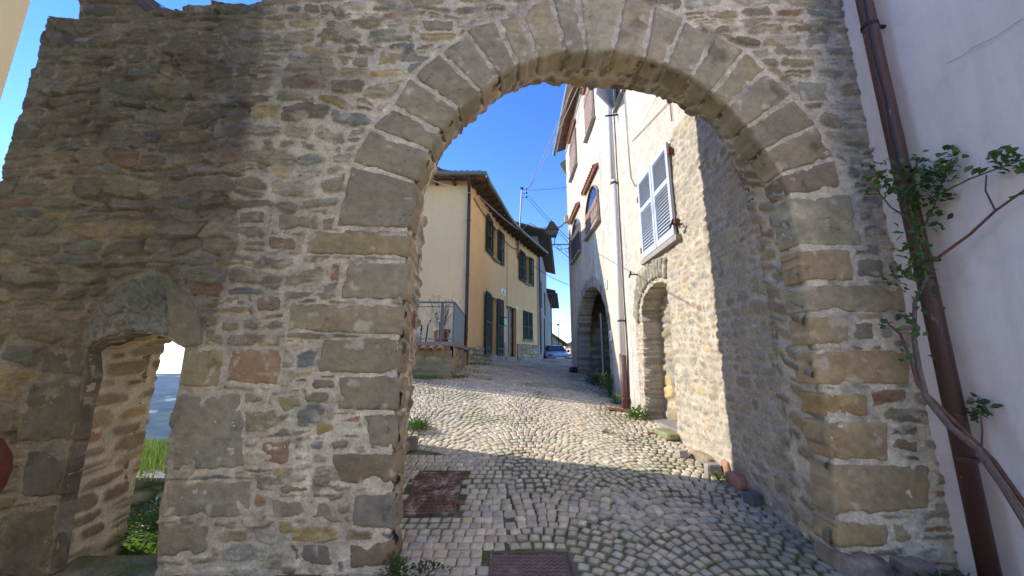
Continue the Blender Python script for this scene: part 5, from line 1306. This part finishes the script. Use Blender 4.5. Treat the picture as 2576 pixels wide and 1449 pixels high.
# ================================================================ BUILDINGS BEHIND
g1 = thing('grey_house', 'tall grey house with deep dark eaves behind the ochre house', 'house', (1.7, 22, 1.5))
mb = MB(); a_ = [(1.55, 21.3), (2.95, 31.0)]
mb.prism([(1.55, 21.3, 1), (2.95, 31, 1), (-6, 31, 1), (-6, 21.3, 1)], (0, 0, 8.0)); mb.build('walls', M_GREYP, g1)
mb = MB(); e0 = Vector((2.15, 20.6, 9.0)); e1 = Vector((3.65, 31.2, 9.0))
mb.prism([e0, e1, Vector((-4, 31.2, 11.0)), Vector((-5, 20.6, 11.0))], (0, 0, .14)); mb.build('roof', M_WOODD, g1)
mb = MB(); mb.tube([e0+Vector((.05, 0, .05)), e1+Vector((.05, 0, .05))], .08, 8); mb.tube([Vector((2.1, 21.0, 8.95)), Vector((1.62, 21.25, 8.4)), Vector((1.64, 21.25, 2))], .05, 8); mb.build('gutter', M_PIPEB, g1)
mb = MB()
for z0_, z1_, y_ in ((5.0, 6.6, 23.3), (5.0, 6.6, 27.5), (2.3, 4.6, 22.6), (2.2, 4.6, 26.5)):
    f = (y_-21.3)/9.7; xx = 1.55+1.4*f; b = MB().box((-.0, -.45, 0), (.06, .45, z1_-z0_), Matrix.Translation((xx, y_, z0_)) @ Matrix.Rotation(-.143, 4, 'Z')); b.build('shutter', M_WOODD, g1)
g2 = thing('grey_house', 'lower grey house with timber eaves at the far end of the lane', 'house', (3, 32, 1))
mb = MB(); mb.prism([(2.97, 31.05, .2), (4.3, 40, .2), (-3, 40, .2), (-3, 31.05, .2)], (0, 0, 7.2)); mb.build('walls', M_GREYP, g2)
mb = MB(); mb.prism([(3.75, 31.3, 7.45), (5.0, 40.3, 7.45), (-3, 40.3, 9), (-3, 31.3, 9)], (0, 0, .15)); mb.build('roof', M_WOODD, g2)
for k in range(14):
    pass
for k in range(8): MB().box((3.1+k*.166, 31.5+k*1.16, 7.2), (3.95+k*.166, 31.62+k*1.16, 7.4)).build('rafter', M_WOODD, g2)
MB().tube([(3.72, 31.4, 7.3), (3.35, 31.3, 6.9), (3.35, 31.3, 1.2)], .05, 8).build('down_pipe', M_PIPEB, g2)
g3 = thing('low_yellow_house', 'low yellow gabled house beyond the parked car', 'house', (4, 42, 0))
zz = atY(1392, 843, 42).z; ze = atY(1420, 866, 42).z; xa = atY(1385, 843, 42).x; xb = atY(1416, 866, 42).x
mb = MB(); mb.prism([(xa-4, 42, -.5), (xb, 42, -.5), (xb, 42, ze), (xa, 42, zz+.1), (xa-4, 42, zz-2.2)], (0, 6, 0)); mb.build('walls', M_YELP, g3)
mb = MB(); mb.prism([(xa, 41.6, zz+.13), (xb+.5, 41.6, ze-.12), (xb+.5, 41.6, ze+.06), (xa, 41.6, zz+.33)], (0, 6.8, 0)); mb.build('roof', M_TILEL, g3)
g4 = thing('red_roofed_house', 'distant red tiled roof at the right end of the lane', 'house', (9, 60, 0))
p = atY(1450, 853, 60)
mb = MB(); mb.box((p.x-1.0, 60, -2), (p.x+6, 66, p.z-.9)); mb.build('walls', simple('pink_wall', (.5, .36, .3), .9), g4)
mb = MB(); mb.prism([(p.x-1.8, 59.6, p.z-.9), (p.x+7, 59.6, p.z-.9), (p.x+3, 59.6, p.z+1.2)], (0, 7, 0)); mb.build('roof', M_TILE, g4)

# ================================================================ CAR
def car():
    c = thing('parked_car', 'white small car parked nose-on beyond the brow of the lane', 'car', (3.12, 24.8, 1.30))
    M = Matrix.Translation((3.13, 24.8, 1.31)) @ Matrix.Rotation(math.radians(4), 4, 'Z')     # local -Y is the nose
    # lofted body: stations along y
    st = [(-.0, .30, .62, .70), (.06, .24, .68, .77), (.5, .22, .80, .81), (1.0, .22, .90, .82), (1.15, .22, .94, .82), (2.6, .22, .96, .82), (3.6, .24, .95, .80), (3.75, .3, .9, .76)]
    vs = []; fs = []; n = 12
    for y, zb, zt, hw in st:
        ring = [(-hw*.94, zb), (-hw, zb+.12), (-hw*1.0, (zb+zt)/2), (-hw*.97, zt-.10), (-hw*.88, zt-.02), (-hw*.4, zt+.02), (hw*.4, zt+.02), (hw*.88, zt-.02), (hw*.97, zt-.10), (hw, (zb+zt)/2), (hw, zb+.12), (hw*.94, zb)]
        bow = .10
        for (x, z) in ring: vs.append(M @ Vector((x, y+(bow*(x/hw)**2 if y < .3 else 0), z)))
    for i in range(len(st)-1):
        for k in range(n): fs.append((i*n+k, i*n+(k+1) % n, (i+1)*n+(k+1) % n, (i+1)*n+k))
    fs.append(tuple(range(n-1, -1, -1))); fs.append(tuple((len(st)-1)*n+k for k in range(n)))
    b = MB().add(vs, fs).build('body', M_CAR, c, smooth=True); m = b.modifiers.new('bevel', 'BEVEL'); m.width = .03; m.segments = 2
    # cabin
    prof = [(1.05, .94), (1.75, 1.37), (2.1, 1.41), (3.0, 1.40), (3.6, .95)]
    vs = []; fs = []
    for y, z in prof:
        hw = .78-(z-.94)*.40
        for x in (-hw, -hw*.5, hw*.5, hw): vs.append(M @ Vector((x, y+(.06*(abs(x)/hw)**2), z-(.02 if abs(x) > hw*.9 else 0))))
    for i in range(len(prof)-1):
        for k in range(3): fs.append((i*4+k, i*4+k+1, (i+1)*4+k+1, (i+1)*4+k))
    ends = [tuple(i*4+3 for i in range(len(prof)))[::-1], tuple(i*4 for i in range(len(prof)))]
    fs += ends
    MB().add(vs, fs).build('roof', M_CAR, c, smooth=False)
    def ws(y, x, z): return M @ Vector((x, y, z))
    wsf = [(1.10, -.72, .965), (1.10, .72, .965), (1.68, .575, 1.325), (1.68, -.575, 1.325)]
    nv = Vector((0, -.028, .04))
    MB().add([M @ (Vector((x, y, z))+nv) for y, x, z in wsf]+[M @ (Vector((x, y, z))+nv*.2) for y, x, z in wsf], [(0, 1, 2, 3), (0, 4, 5, 1), (1, 5, 6, 2), (2, 6, 7, 3), (3, 7, 4, 0)]).build('windscreen', simple('car_glass', (.01, .016, .035), .05, bs=0, spec=1), c)
    for s in (-1, 1):
        MB().prism([(s*.70, 1.3, .97), (s*.70, 3.3, .97), (s*.60, 2.9, 1.33), (s*.60, 1.8, 1.33)], (s*.06, 0, 0), M).build('side_window', M_GLASS, c)
        h = MB(); h.prism([(s*.76, -.06, .60), (s*.44, -.12, .60), (s*.48, -.10, .74), (s*.74, -.02, .77)], (0, .12, 0), M); h.build('headlight', simple('lamp_glass', (.10, .11, .13), .1, bs=0, spec=.9), c)
        MB().lathe([(.03, -.06), (.09, -.05), (.09, .05), (.03, .06)], (0, 0, 0), 12, M @ Matrix.Translation((s*.88, 1.25, .98)) @ Matrix.Rotation(math.pi/2, 4, 'X')).build('mirror', M_IRON, c, smooth=True)
        for y in (.72, 3.05):
            wl = MB().lathe([(.12, -.09), (.29, -.09), (.30, -.06), (.30, .06), (.29, .09), (.12, .09)], (0, 0, 0), 24, M @ Matrix.Translation((s*.73, y, .30)) @ Matrix.Rotation(math.pi/2, 4, 'Y')).build('wheel', M_IRON, c, smooth=True)
            MB().lathe([(.02, -.1), (.17, -.1), (.17, .1), (.02, .1)], (0, 0, 0), 16, M @ Matrix.Translation((s*.735, y, .30)) @ Matrix.Rotation(math.pi/2, 4, 'Y')).build('rim', M_ZINC, wl)
    bmp = MB().box((-.78, -.12, .36), (.78, .05, .56), M); bmp.build('bumper', M_CAR, c, bevel=.03)
    MB().box((-.36, -.095, .575), (.36, -.055, .61), M).build('grille', M_IRON, c)
    MB().box((-.77, -.135, .47), (-.29, -.118, .53), M).box((.29, -.135, .47), (.77, -.118, .53), M).box((-.5, -.13, .27), (.5, -.05, .295), M).build('black_trim', M_IRON, c)
    MB().box((-.26, -.145, .455), (.26, -.128, .565), M).build('licence_plate', M_WHITE, c)
    MB().prism([(-.03, -.10, .66), (0, -.10, .62), (.03, -.10, .66), (0, -.10, .70)], (0, .02, 0), M).build('badge', M_ZINC, c)
    MB().box((.0, 1.16, 1.02), (.14, 1.18, 1.05), M).build('paper_slip', M_WHITE, c)
    MB().tube([(-.5, 1.05, .99), (.1, 1.08, 1.0)], .012, 6, M=M).tube([(.1, 1.05, .99), (.6, 1.08, .99)], .012, 6, M=M).build('wiper', M_IRON, c)
car()

# ================================================================ LAMP, POLE, WIRES
lp = thing('street_lamp', 'old lantern on a scrolled iron bracket at the far corner of the cream house', 'street lamp', (2.45, 15.0, 6.4))
LX = atY(1388, 580, 15).x; z_t = atY(1388, 566, 15).z; z_b = atY(1388, 590, 15).z
def frus(mb, c, z0, w0, z1, w1): mb.add([(c[0]+sx*w, c[1]+sy*w, z) for z, w in ((z0, w0), (z1, w1)) for sx, sy in ((-1, -1), (1, -1), (1, 1), (-1, 1))], [(3, 2, 1, 0), (4, 5, 6, 7), (0, 1, 5, 4), (1, 2, 6, 5), (2, 3, 7, 6), (3, 0, 4, 7)])
lc = (LX, 15.0)
mb = MB(); frus(mb, lc, z_b+.16, .27, z_t+.08, .10); frus(mb, lc, z_t+.08, .11, z_t+.14, .07); frus(mb, lc, z_b+.13, .275, z_b+.16, .275); mb.tube([(LX, 15, z_t+.14), (LX, 15, z_t+.24)], .02, 6); mb.build('lamp_cap', simple('verdigris_metal', (.05, .045, .035), .7, .1), lp)
mb = MB(); frus(mb, lc, z_b-.08, .19, z_b+.128, .245); mb.build('lamp_glass', simple('milky_glass', (.10, .10, .09), .3), lp)
mb = MB()
for sx in (-1, 1):
    for sy in (-1, 1): mb.tube([(LX+sx*.195, 15+sy*.195, z_b-.09), (LX+sx*.25, 15+sy*.25, z_b+.13)], .012, 5)
mb.build('lamp_frame', M_IRON, lp)
zb_ = atY(1391, 615, 15).z
mb = MB(); mb.tube([(LX+.02, 15, zb_), (2.44, 15, zb_)], .022, 8); mb.tube([(LX+.12, 15, zb_+.0), (LX+.10, 15, zb_+.16), (LX+.17, 15, z_b-.0)], .018, 6); mb.tube([(LX+.0, 15, zb_), (LX+.35, 15, zb_-.28), (2.44, 15, zb_-.62)], .012, 6)
def scroll(cx, cz, r, a0, a1, n=18, sh=.7): return [(cx+r*(1-sh*k/n)*math.cos(a0+(a1-a0)*k/n), 15, cz+r*(1-sh*k/n)*math.sin(a0+(a1-a0)*k/n)) for k in range(n+1)]
mb.tube(scroll(LX+.28, zb_-.13, .13, -1.2, 5.2), .011, 5); mb.tube(scroll(2.30, zb_-.28, .12, 1.6, -4.2), .011, 5); mb.tube([(LX+.25, 15, zb_-.26), (LX+.45, 15, zb_-.2), (2.42, 15, zb_-.15)], .011, 5)
mb.box((2.41, 14.95, zb_-.7), (2.45, 15.05, zb_+.08)); mb.build('bracket', M_IRON, lp)
jb = thing('junction_box', 'small pale junction box on the far edge of the cream house', 'electrical box', (2.4, 15.2, 7.4))
p = atY(1420, 552, 15.25); MB().box((2.28, 15.1, p.z-.18), (2.44, 15.28, p.z+.14)).build('box', simple('yellowed_plastic', (.5, .42, .25), .5), jb, bevel=.01)
fl = thing('roof_flashing', 'bent dark sheet metal sticking out under the gutter end', 'flashing', (2.3, 15.5, 10.3))
p = atY(1408, 412, 15.4); MB().prism([(p.x, 15.4, p.z), (2.45, 15.4, p.z+.25), (2.45, 15.4, p.z-.55)], (0, .15, 0)).build('sheet', M_GUTTER, fl)
# pole on the roof
PT = atY(1313, 474, 18); PBt = atY(1305, 580, 18)
pol = thing('utility_pole', 'thin iron wire pole rising above the ochre house roof', 'pole', (PBt.x, 18, 6.6))
MB().tube([(PBt.x-.02, 18, PBt.z-1.2), PT], .038, 10).build('pole', simple('galvanised_pinkish', (.34, .27, .27), .5, .3), pol)
mb = MB()
for k in range(3):
    zz_ = PT.z-.08-k*.22
    mb.tube([(PT.x, 18, zz_), (PT.x+.22, 17.9, zz_)], .012, 6); mb.lathe([(.02, -.05), (.045, -.03), (.045, .03), (.02, .05)], (PT.x+.24, 17.9, zz_), 8)
mb.build('insulators', M_IRON, pol)
MB().box((PT.x-.07, 17.93, PT.z-.05), (PT.x+.07, 18.07, PT.z+.04)).build('cap', M_IRON, pol)
tip = Vector((PT.x+.24, 17.9, PT.z-.15))
WG = 'overhead wires meeting at the roof pole'
e = atX(1485, 105, 2.42)
cable('overhead_wire', 'pale twisted cable rising steeply from the roof pole to the arch crown, left strand', [tip, e], .020, M_WIREW, 'wire', WG, sag=.25)
cable('overhead_wire', 'pale twisted cable rising steeply from the roof pole to the arch crown, right strand', [tip+Vector((.08, 0, 0)), e+Vector((0, .12, -.5))], .014, M_WIREW, 'wire', WG, sag=.2)
cable('overhead_wire', 'single nearly level wire from the roof pole to the cream house', [tip, (2.45, 15.2, atY(1424, 471, 15.2).z)], .012, M_WIRE, 'wire', WG, sag=.03)
cable('overhead_wire', 'upper of two wires slanting down right from the roof pole behind the lamp', [tip+Vector((.1, 0, -.3)), (2.44, 14.6, atX(1440, 601, 2.44).z)], .014, M_WIRE, 'wire', WG, sag=.06)
cable('overhead_wire', 'lower of two wires slanting down right from the roof pole behind the lamp', [tip+Vector((.0, 0, -.4)), (2.44, 14.6, atX(1440, 612, 2.44).z)], .012, M_WIRE, 'wire', WG, sag=.04)
# bundle from the eaves of the ochre house to the junction box
r_ = random.Random(4)
ea = MF(.4, ZE-.35, .25).translation; jbp = Vector((2.32, 15.15, p.z*0+atY(1425, 556, 15.2).z))
mids = [MF(4.8, ZE-.1, .7).translation, atY(1330, 563, 15.5), atY(1372, 573, 15.2), atY(1400, 572, 15.2)]
for k in range(4):
    o_ = Vector((r_.uniform(-.05, .05), r_.uniform(-.05, .05), r_.uniform(-.09, .09)))
    cable('cable_bundle', ['thickest pale strand of the loose cable bundle over the lane behind the lamp', 'second strand of the cable bundle, sagging lowest between ochre eaves and lamp', 'dark strand of the cable bundle, topmost between ochre eaves and lamp', 'thin dark strand of the cable bundle crossing behind the lamp cap'][k],
          [ea+o_, mids[0]+o_, mids[1]+o_*1.5, mids[2]+o_, mids[3]-o_, jbp], .016 if k == 0 else .010, M_WIREW if k < 2 else M_WIRE, 'cable', 'cables between the two houses', sag=.05+.03*k, n=8)
for k, (sa, sb, zo, lab) in enumerate(((.3, 4.2, -.42, 'drooping cable under the eaves from the house corner'), (4.2, 6.3, -.5, 'drooping cable under the eaves left of the second upper window'), (6.3, 8.9, -.45, 'drooping cable under the eaves above the farther upper window'))):
    cable('cable', lab, [MF(sa, ZE+zo, .04).translation, MF((sa+sb)/2, ZE+zo-.15, .04).translation, MF(sb, ZE+zo-.02, .04).translation], .016, M_BARK, sag=.06, n=8)
a_, b_ = MF(8.9, ZE-.8, .03).translation, atX(1430, 716, 2.44)
cable('overhead_wire', 'thin wire from the far end of the ochre front down to the cream house', [a_, b_], .012, M_WIRE, 'wire', sag=.1)
cable('overhead_wire', 'thin pale wire from the arch edge to the corner of the ochre house', [atY(1070, 448, 6), (-1.4, 11.95, atY(1183, 487, 11.95).z)], .010, M_WIREW, 'wire', sag=.0)
up = thing('utility_pole', 'slim distant pole standing beyond the parked car', 'pole', (4.7, 38, 0))
pt2 = atY(1404, 815, 38); MB().tube([(pt2.x, 38, .5), pt2], .045, 8).build('pole', M_IRON, up)
MB().box((pt2.x-.12, 37.9, pt2.z-.12), (pt2.x+.12, 38.1, pt2.z)).build('crossarm', M_IRON, up)
for k, (x1, y1, lab) in enumerate(((1440, 800, 'upper far wire from the distant pole to the right'), (1440, 816, 'lower far wire from the distant pole to the right'))):
    cable('overhead_wire', lab, [pt2, atY(x1, y1-10, 30)], .013, M_WIRE, 'wire', 'wires of the distant pole')
cable('overhead_wire', 'far wire from the distant pole to the grey house on the left', [pt2+Vector((0, 0, -.2)), (3.3, 31.6, pt2.z-.55)], .013, M_WIRE, 'wire', 'wires of the distant pole')
cable('overhead_wire', 'black wire crossing the sky just above the ruined wall top at upper left', [atY(382, -8, 9)+Vector((-.9, 0, .55)), atY(398, 20, 9)+Vector((2.5, 0, -1.6))], .016, M_WIRE, 'wire')

# ================================================================ PLANTS
def tuft(name, label, cat, c, n, h, spread, mat, wid=.008, lean=.5, seed=1, grp=None, elong=1.0):
    r = random.Random(seed); mb = MB(); c = Vector(c)
    for k in range(n):
        a = r.uniform(0, 6.283); rad = spread*math.sqrt(r.random()); b = c+Vector((math.cos(a)*rad, math.sin(a)*rad*elong, 0))
        b.z = c.z if grp == 'flat' else b.z
        hh = h*r.uniform(.5, 1.1); d = Vector((math.cos(a), math.sin(a), 0))*lean*r.uniform(.2, 1)*hh; w_ = Vector((-math.sin(a+.7), math.cos(a+.7), 0))*wid*r.uniform(.7, 1.3)
        p1 = b+d*.35+Vector((0, 0, hh*.55)); p2 = b+d+Vector((0, 0, hh*.9))
        mb.add([b-w_, b+w_, p1+w_*.8, p1-w_*.8, p2], [(0, 1, 2, 3), (3, 2, 4)])
    return tag(mb.build(name, mat, None, loc=c), label, cat)
def leafy(name, label, cat, c, n, R, L, mat, seed=1, stems=0, flat=.6, up=.5):
    r = random.Random(seed); c = Vector(c); t = thing(name, label, cat, c); mb = MB(); stm = MB()
    for k in range(n):
        v = Vector((r.gauss(0, 1), r.gauss(0, 1), abs(r.gauss(0, 1)))).normalized(); rad = r.random()**.5
        p = c+Vector((v.x*R[0], v.y*R[1], v.z*R[2]*1.0))*rad
        d = Vector((v.x+r.uniform(-.6, .6), v.y+r.uniform(-.6, .6), v.z*flat+r.uniform(-.2, .4)))
        leaf_quad(mb, p, d, Vector((r.uniform(-.4, .4), r.uniform(-.4, .4), 1)), L*r.uniform(.6, 1.25), L*r.uniform(.4, .7))
    for k in range(max(5, n//25)):
        v = Vector((r.gauss(0, .5), r.gauss(0, .5), 1)).normalized(); stm.tube([c-Vector((0, 0, .03)), c+Vector((v.x*R[0]*.5, v.y*R[1]*.5, v.z*R[2]*.5)), c+Vector((v.x*R[0]*.9, v.y*R[1]*.9, v.z*R[2]*.9))], .004, 4)
    stm.build('stems', M_GRASSD, t); mb.build('leaves', mat, t)
    return t
p = on_ground(-1.42, 5.85)
leafy('weed', 'bushy green weed growing beside the far foot of the left arch jamb', 'weed', p, 300, (.20, .20, .14), .035, M_GRASSD, 3)
tuft('grass_tuft', 'grassy blades sprouting from the weed by the left arch jamb', 'grass', p+Vector((.0, .0, 0)), 110, .24, .16, M_GRASSD, .005, .8, 5)
leafy('ivy_clump', 'dark green leafy clump at the near foot of the left arch jamb', 'weed', on_ground(-.80, 2.88, .02), 260, (.11, .14, .17), .03, M_LEAFD, 6)
leafy('mossy_weed', 'low weed creeping between the bottom left cobbles', 'weed', on_ground(-.62, 3.0, .0), 120, (.18, .1, .05), .03, M_LEAFD, 9)
leafy('leafy_plant', 'dense dark green plant at the foot of the thick brown pipe', 'plant', (2.72, 2.55, .05), 420, (.33, .2, .22), .085, M_LEAFD, 7)
leafy('leafy_plant', 'dark green sprig at the bottom right corner beyond the pipe', 'plant', (3.02, 2.28, .0), 70, (.14, .1, .16), .06, M_LEAFD, 17)
t = leafy('flowering_weed', 'yellow-green flowering weed at the near foot of the big stone arch', 'weed', on_ground(2.35, 9.25), 420, (.30, .42, .62), .055, M_GRASSD, 8)
fm = MB(); r = random.Random(3)
for k in range(60):
    q = on_ground(2.35, 9.25)+Vector((r.uniform(-.3, .2), r.uniform(-.4, .4), r.uniform(.25, .6))); leaf_quad(fm, q, rv(r), Vector((0, 0, 1)), .035, .03)
fm.build('flowers', M_YFLOW, t)
leafy('weed', 'small bright green weed left of the down pipe foot', 'weed', on_ground(2.3, 8.45), 160, (.13, .16, .22), .06, M_GRASS, 10)
leafy('weed', 'broad-leaved bright weed at the near edge of the walled niche', 'weed', on_ground(2.3, 7.1), 150, (.17, .18, .2), .09, M_GRASS, 11)
leafy('weed', 'dark low weed in the shade inside the big stone arch', 'weed', on_ground(2.42, 11.2), 400, (.3, 1.3, .22), .06, M_LEAFD, 12)
leafy('weed', 'little weed growing between two orange stones by the right wall', 'weed', on_ground(2.30, 4.45), 60, (.08, .08, .10), .04, M_GRASS, 13)
leafy('weed', 'little weed beside the pale squared block at the right wall', 'weed', on_ground(2.43, 4.74), 50, (.07, .08, .14), .035, M_GRASS, 14)
leafy('weed', 'small green weed in the sunlit cobbles before the mossy slab', 'weed', on_ground(1.45, 6.0), 70, (.14, .08, .04), .03, M_GRASS, 15)
tuft('grass_tuft', 'thin grass strip along the foot of the mossy terrace wall', 'grass', on_ground(-2.1, 8.8), 260, .14, .5, M_GRASS, .006, .8, 8, elong=.25)
tuft('grass_tuft', 'grass tuft at the corner foot of the terrace block', 'grass', on_ground(-1.35, 9.4), 120, .12, .25, M_GRASSD, .006, .8, 9)
tuft('grass_tuft', 'thin grass at the shaded foot of the ochre house base', 'grass', on_ground(-1.1, 12.6), 160, .10, .5, M_GRASSD, .006, .8, 19)

# climbing rose on the pipe
ro = thing('climbing_rose', 'thorny climbing rose winding up the thick brown pipe', 'climbing plant', (3.0, 2.55, 0))
def rp(px, py, Y=2.55):
    a = atY(px, py, Y); b = atX(px, py, 3.13)
    return b if b.y < a.y else a
trunk = [rp(2600, 1345, 2.38), rp(2530, 1230, 2.43), rp(2460, 1130, 2.48), rp(2392, 1075, 2.54), rp(2330, 1000, 2.60), rp(2312, 930, 2.64), rp(2300, 850, 2.66), rp(2302, 760, 2.64), rp(2330, 700, 2.58)]
MB().tube(trunk, [.022, .022, .021, .02, .019, .017, .014, .012, .010], 8).build('stem', M_BARK, ro)
t2 = [rp(2600, 1300, 2.42), rp(2500, 1160, 2.48), rp(2430, 1090, 2.52), rp(2380, 1040, 2.56), rp(2310, 970, 2.62), rp(2290, 900, 2.66), rp(2265, 840, 2.66), rp(2235, 815, 2.66)]
MB().tube(t2, [.015]*3+[.013, .011, .010, .008, .006], 7).build('stem', M_BARKR, ro)
br = [[rp(2350, 655, 2.60), rp(2440, 590, 2.58), rp(2505, 530, 2.55), rp(2590, 470, 2.5)], [rp(2505, 530, 2.55), rp(2480, 480, 2.56), rp(2482, 440, 2.56)], [rp(2340, 500, 2.6), rp(2440, 450, 2.6), rp(2520, 420, 2.6), rp(2590, 395, 2.6)],
      [rp(2330, 700, 2.58), rp(2310, 600, 2.60), rp(2290, 520, 2.60), rp(2300, 440, 2.60), rp(2310, 400, 2.6)], [rp(2310, 600, 2.6), rp(2350, 520, 2.58), rp(2380, 430, 2.58), rp(2395, 400, 2.58)], [rp(2300, 560, 2.62), rp(2240, 520, 2.68), rp(2200, 470, 2.72)],
      [rp(2470, 1130, 2.48), rp(2472, 1080, 2.5), rp(2466, 1030, 2.5)], [rp(2540, 497, 2.52), rp(2600, 480, 2.5)], [rp(2350, 655, 2.6), rp(2320, 590, 2.6), rp(2300, 500, 2.62)]]
lv = MB(); r = random.Random(31)
for i, b in enumerate(br):
    rr0 = .010 if i in (0, 3) else .006
    MB().tube(b, [rr0*(1-.5*k/len(b)) for k in range(len(b))], 6).build('branch', M_BARKR if i in (0, 1, 6) else M_GRASSD, ro)
def leaves_at(px, py, n, sp, Y=2.6, L=.052):
    c = rp(px, py, Y)
    for k in range(int(n*1.35)):
        q = c+Vector((r.gauss(0, sp), r.gauss(0, sp*.6), r.gauss(0, sp)))
        if q.x > 3.17: q.x = 3.17-r.random()*.03
        leaf_quad(lv, q, rv(r)+Vector((0, -.4, .1)), Vector((r.uniform(-.5, .5), -.8, .7)), L*r.uniform(.7, 1.3), L*r.uniform(.55, .85))
for a in ((2215, 430, 20, .05), (2190, 470, 12, .04), (2235, 470, 22, .05), (2290, 430, 26, .07), (2330, 440, 26, .06), (2270, 500, 18, .06), (2390, 400, 18, .05), (2375, 440, 22, .05), (2370, 490, 18, .05), (2320, 520, 20, .06), (2300, 470, 24, .06),
          (2500, 410, 14, .035), (2530, 395, 14, .035), (2560, 430, 16, .04), (2340, 560, 12, .05), (2290, 560, 14, .06), (2290, 620, 14, .06), (2285, 680, 16, .06), (2320, 700, 14, .05), (2310, 650, 12, .04), (2270, 700, 12, .04),
          (2222, 822, 5, .02), (2280, 800, 7, .03), (2300, 830, 8, .03), (2280, 890, 6, .03), (2450, 1010, 9, .03), (2468, 1035, 9, .03), (2440, 1040, 6, .03), (2320, 760, 8, .04)):
    leaves_at(*a)
lv.build('leaves', M_LEAF, ro)

# ================================================================ LAND OUTSIDE THE DOORWAY
def sheet(name, f, x0, x1, y0, y1, step, mat, kind='structure'):
    xs = np.arange(x0, x1+step, step); yy = np.arange(y0, y1+step, step); X, Y = np.meshgrid(xs, yy, indexing='ij')
    return tag(np_mesh(name, np.stack([X.ravel(), Y.ravel(), f(X, Y).ravel()], 1), grid_faces(len(xs), len(yy)), mat, None, smooth=True), kind=kind)
def tf(X, Y): 
    z = np.interp(Y, [3.0, 4.4, 4.55, 6.1, 6.7, 8, 20], [-.05, .02, .28, .26, .12, -1.2, -10]) + .05*fbm(X*2, Y*2, 4, 3); return z
sheet('terrain', tf, -14, -2.76, 3.3, 20, .12, M_TURF)
def grass_field():
    r = np.random.RandomState(2); n = 9000
    x = r.uniform(-8.5, -3.6, n); y = r.uniform(4.6, 6.7, n); x = -y*r.uniform(.8, 1.15, n)
    z = tf(x, y); h = r.uniform(.06, .20, n); a = r.uniform(0, 6.28, n); w_ = .007
    V = np.zeros((n, 3, 3)); V[:, 0] = np.stack([x-np.cos(a)*w_, y-np.sin(a)*w_, z-.01], 1); V[:, 1] = np.stack([x+np.cos(a)*w_, y+np.sin(a)*w_, z-.01], 1)
    V[:, 2] = np.stack([x+r.normal(0, .05, n), y+r.normal(0, .05, n), z+h], 1)
    o = np_mesh('grass', V.reshape(-1, 3), np.arange(3*n).reshape(n, 3), M_GRASS, None); tag(o, 'bright sunlit grass outside the small doorway', 'grass', kind='stuff')
grass_field()
ki = thing('low_stone_wall', 'low mossy stone step wall seen through the small doorway', 'wall', (-4.2, 4.4, 0))
rub_panel('step_face', (-5.6, 4.36, -.1), (1, 0, 0), (0, 0, 1), 2.7, .42, 131, ki, res=.03, disp=.04, hh=(.10, .2), ww=(.2, .4), mort=(.12, .12, .06))
MB().box((-5.6, 4.38, .29), (-2.9, 4.7, .345)).build('cap', M_CONC, ki)
leafy('ivy', 'dark ivy covering the ground inside the small doorway', 'ivy', (-3.35, 3.95, -.02), 900, (.55, .45, .30), .045, M_LEAFD, 41)
tuft('grass_tuft', 'bright grass hanging over the low stone step outside the small doorway', 'grass', (-4.3, 4.72, .33), 300, .16, .6, M_GRASS, .006, .9, 18)
# valley floor and far hills: one polar sheet out to the horizon
def valley():
    na, nr = 260, 90
    th = np.linspace(-math.pi, math.pi, na); rr = 18*(11500/18.)**(np.linspace(0, 1, nr))
    T, R = np.meshgrid(th, rr, indexing='ij'); X = R*np.sin(T); Y = R*np.cos(T)
    base = np.interp(np.log10(R), np.log10([18, 60, 300, 1500, 2600, 4500, 6000, 9000, 12000]), [-8, -30, -120, -360, -370, -260, -142, -420, -500])
    n = fbm(X/900, Y/900, 60, 5); base = base + n*np.clip(R-200, 0, 1500)/1500*70*np.where(R > 5200, .2, 1.0)
    o = np_mesh('hills', np.stack([X.ravel(), Y.ravel(), base.ravel()], 1), grid_faces(na, nr)[:, ::-1], M_FOREST, None, smooth=True); tag(o, kind='structure')
valley()

# unseen pale sheet added behind the viewer, bounces sun onto the arch face
xs = np.arange(-25, 26, 1.); yy = np.arange(-40, -2.9, 1.); X, Y = np.meshgrid(xs, yy, indexing='ij')
tag(np_mesh('bounce_ground', np.stack([X.ravel(), Y.ravel(), (-.09+.0*X+.01*(Y+3)).ravel()], 1), grid_faces(len(xs), len(yy)), simple('pale_bounce_ground', (.55, .48, .38), .9, scale=3), None), kind='structure')

# ================================================================ AIR
hz_m = bpy.data.materials.new('haze'); hz_m.use_nodes = True; hn = hz_m.node_tree; hn.nodes.clear()
ho = hn.nodes.new('ShaderNodeOutputMaterial'); pv = hn.nodes.new('ShaderNodeVolumePrincipled')
pv.inputs['Color'].default_value = (.62, .74, 1, 1); pv.inputs['Density'].default_value = 7e-5; pv.inputs['Anisotropy'].default_value = 0
hn.links.new(pv.outputs[0], ho.inputs['Volume'])
tag(MB().box((-12000, -12000, -640), (12000, 12000, 30)).build('haze', hz_m, None), kind='stuff')
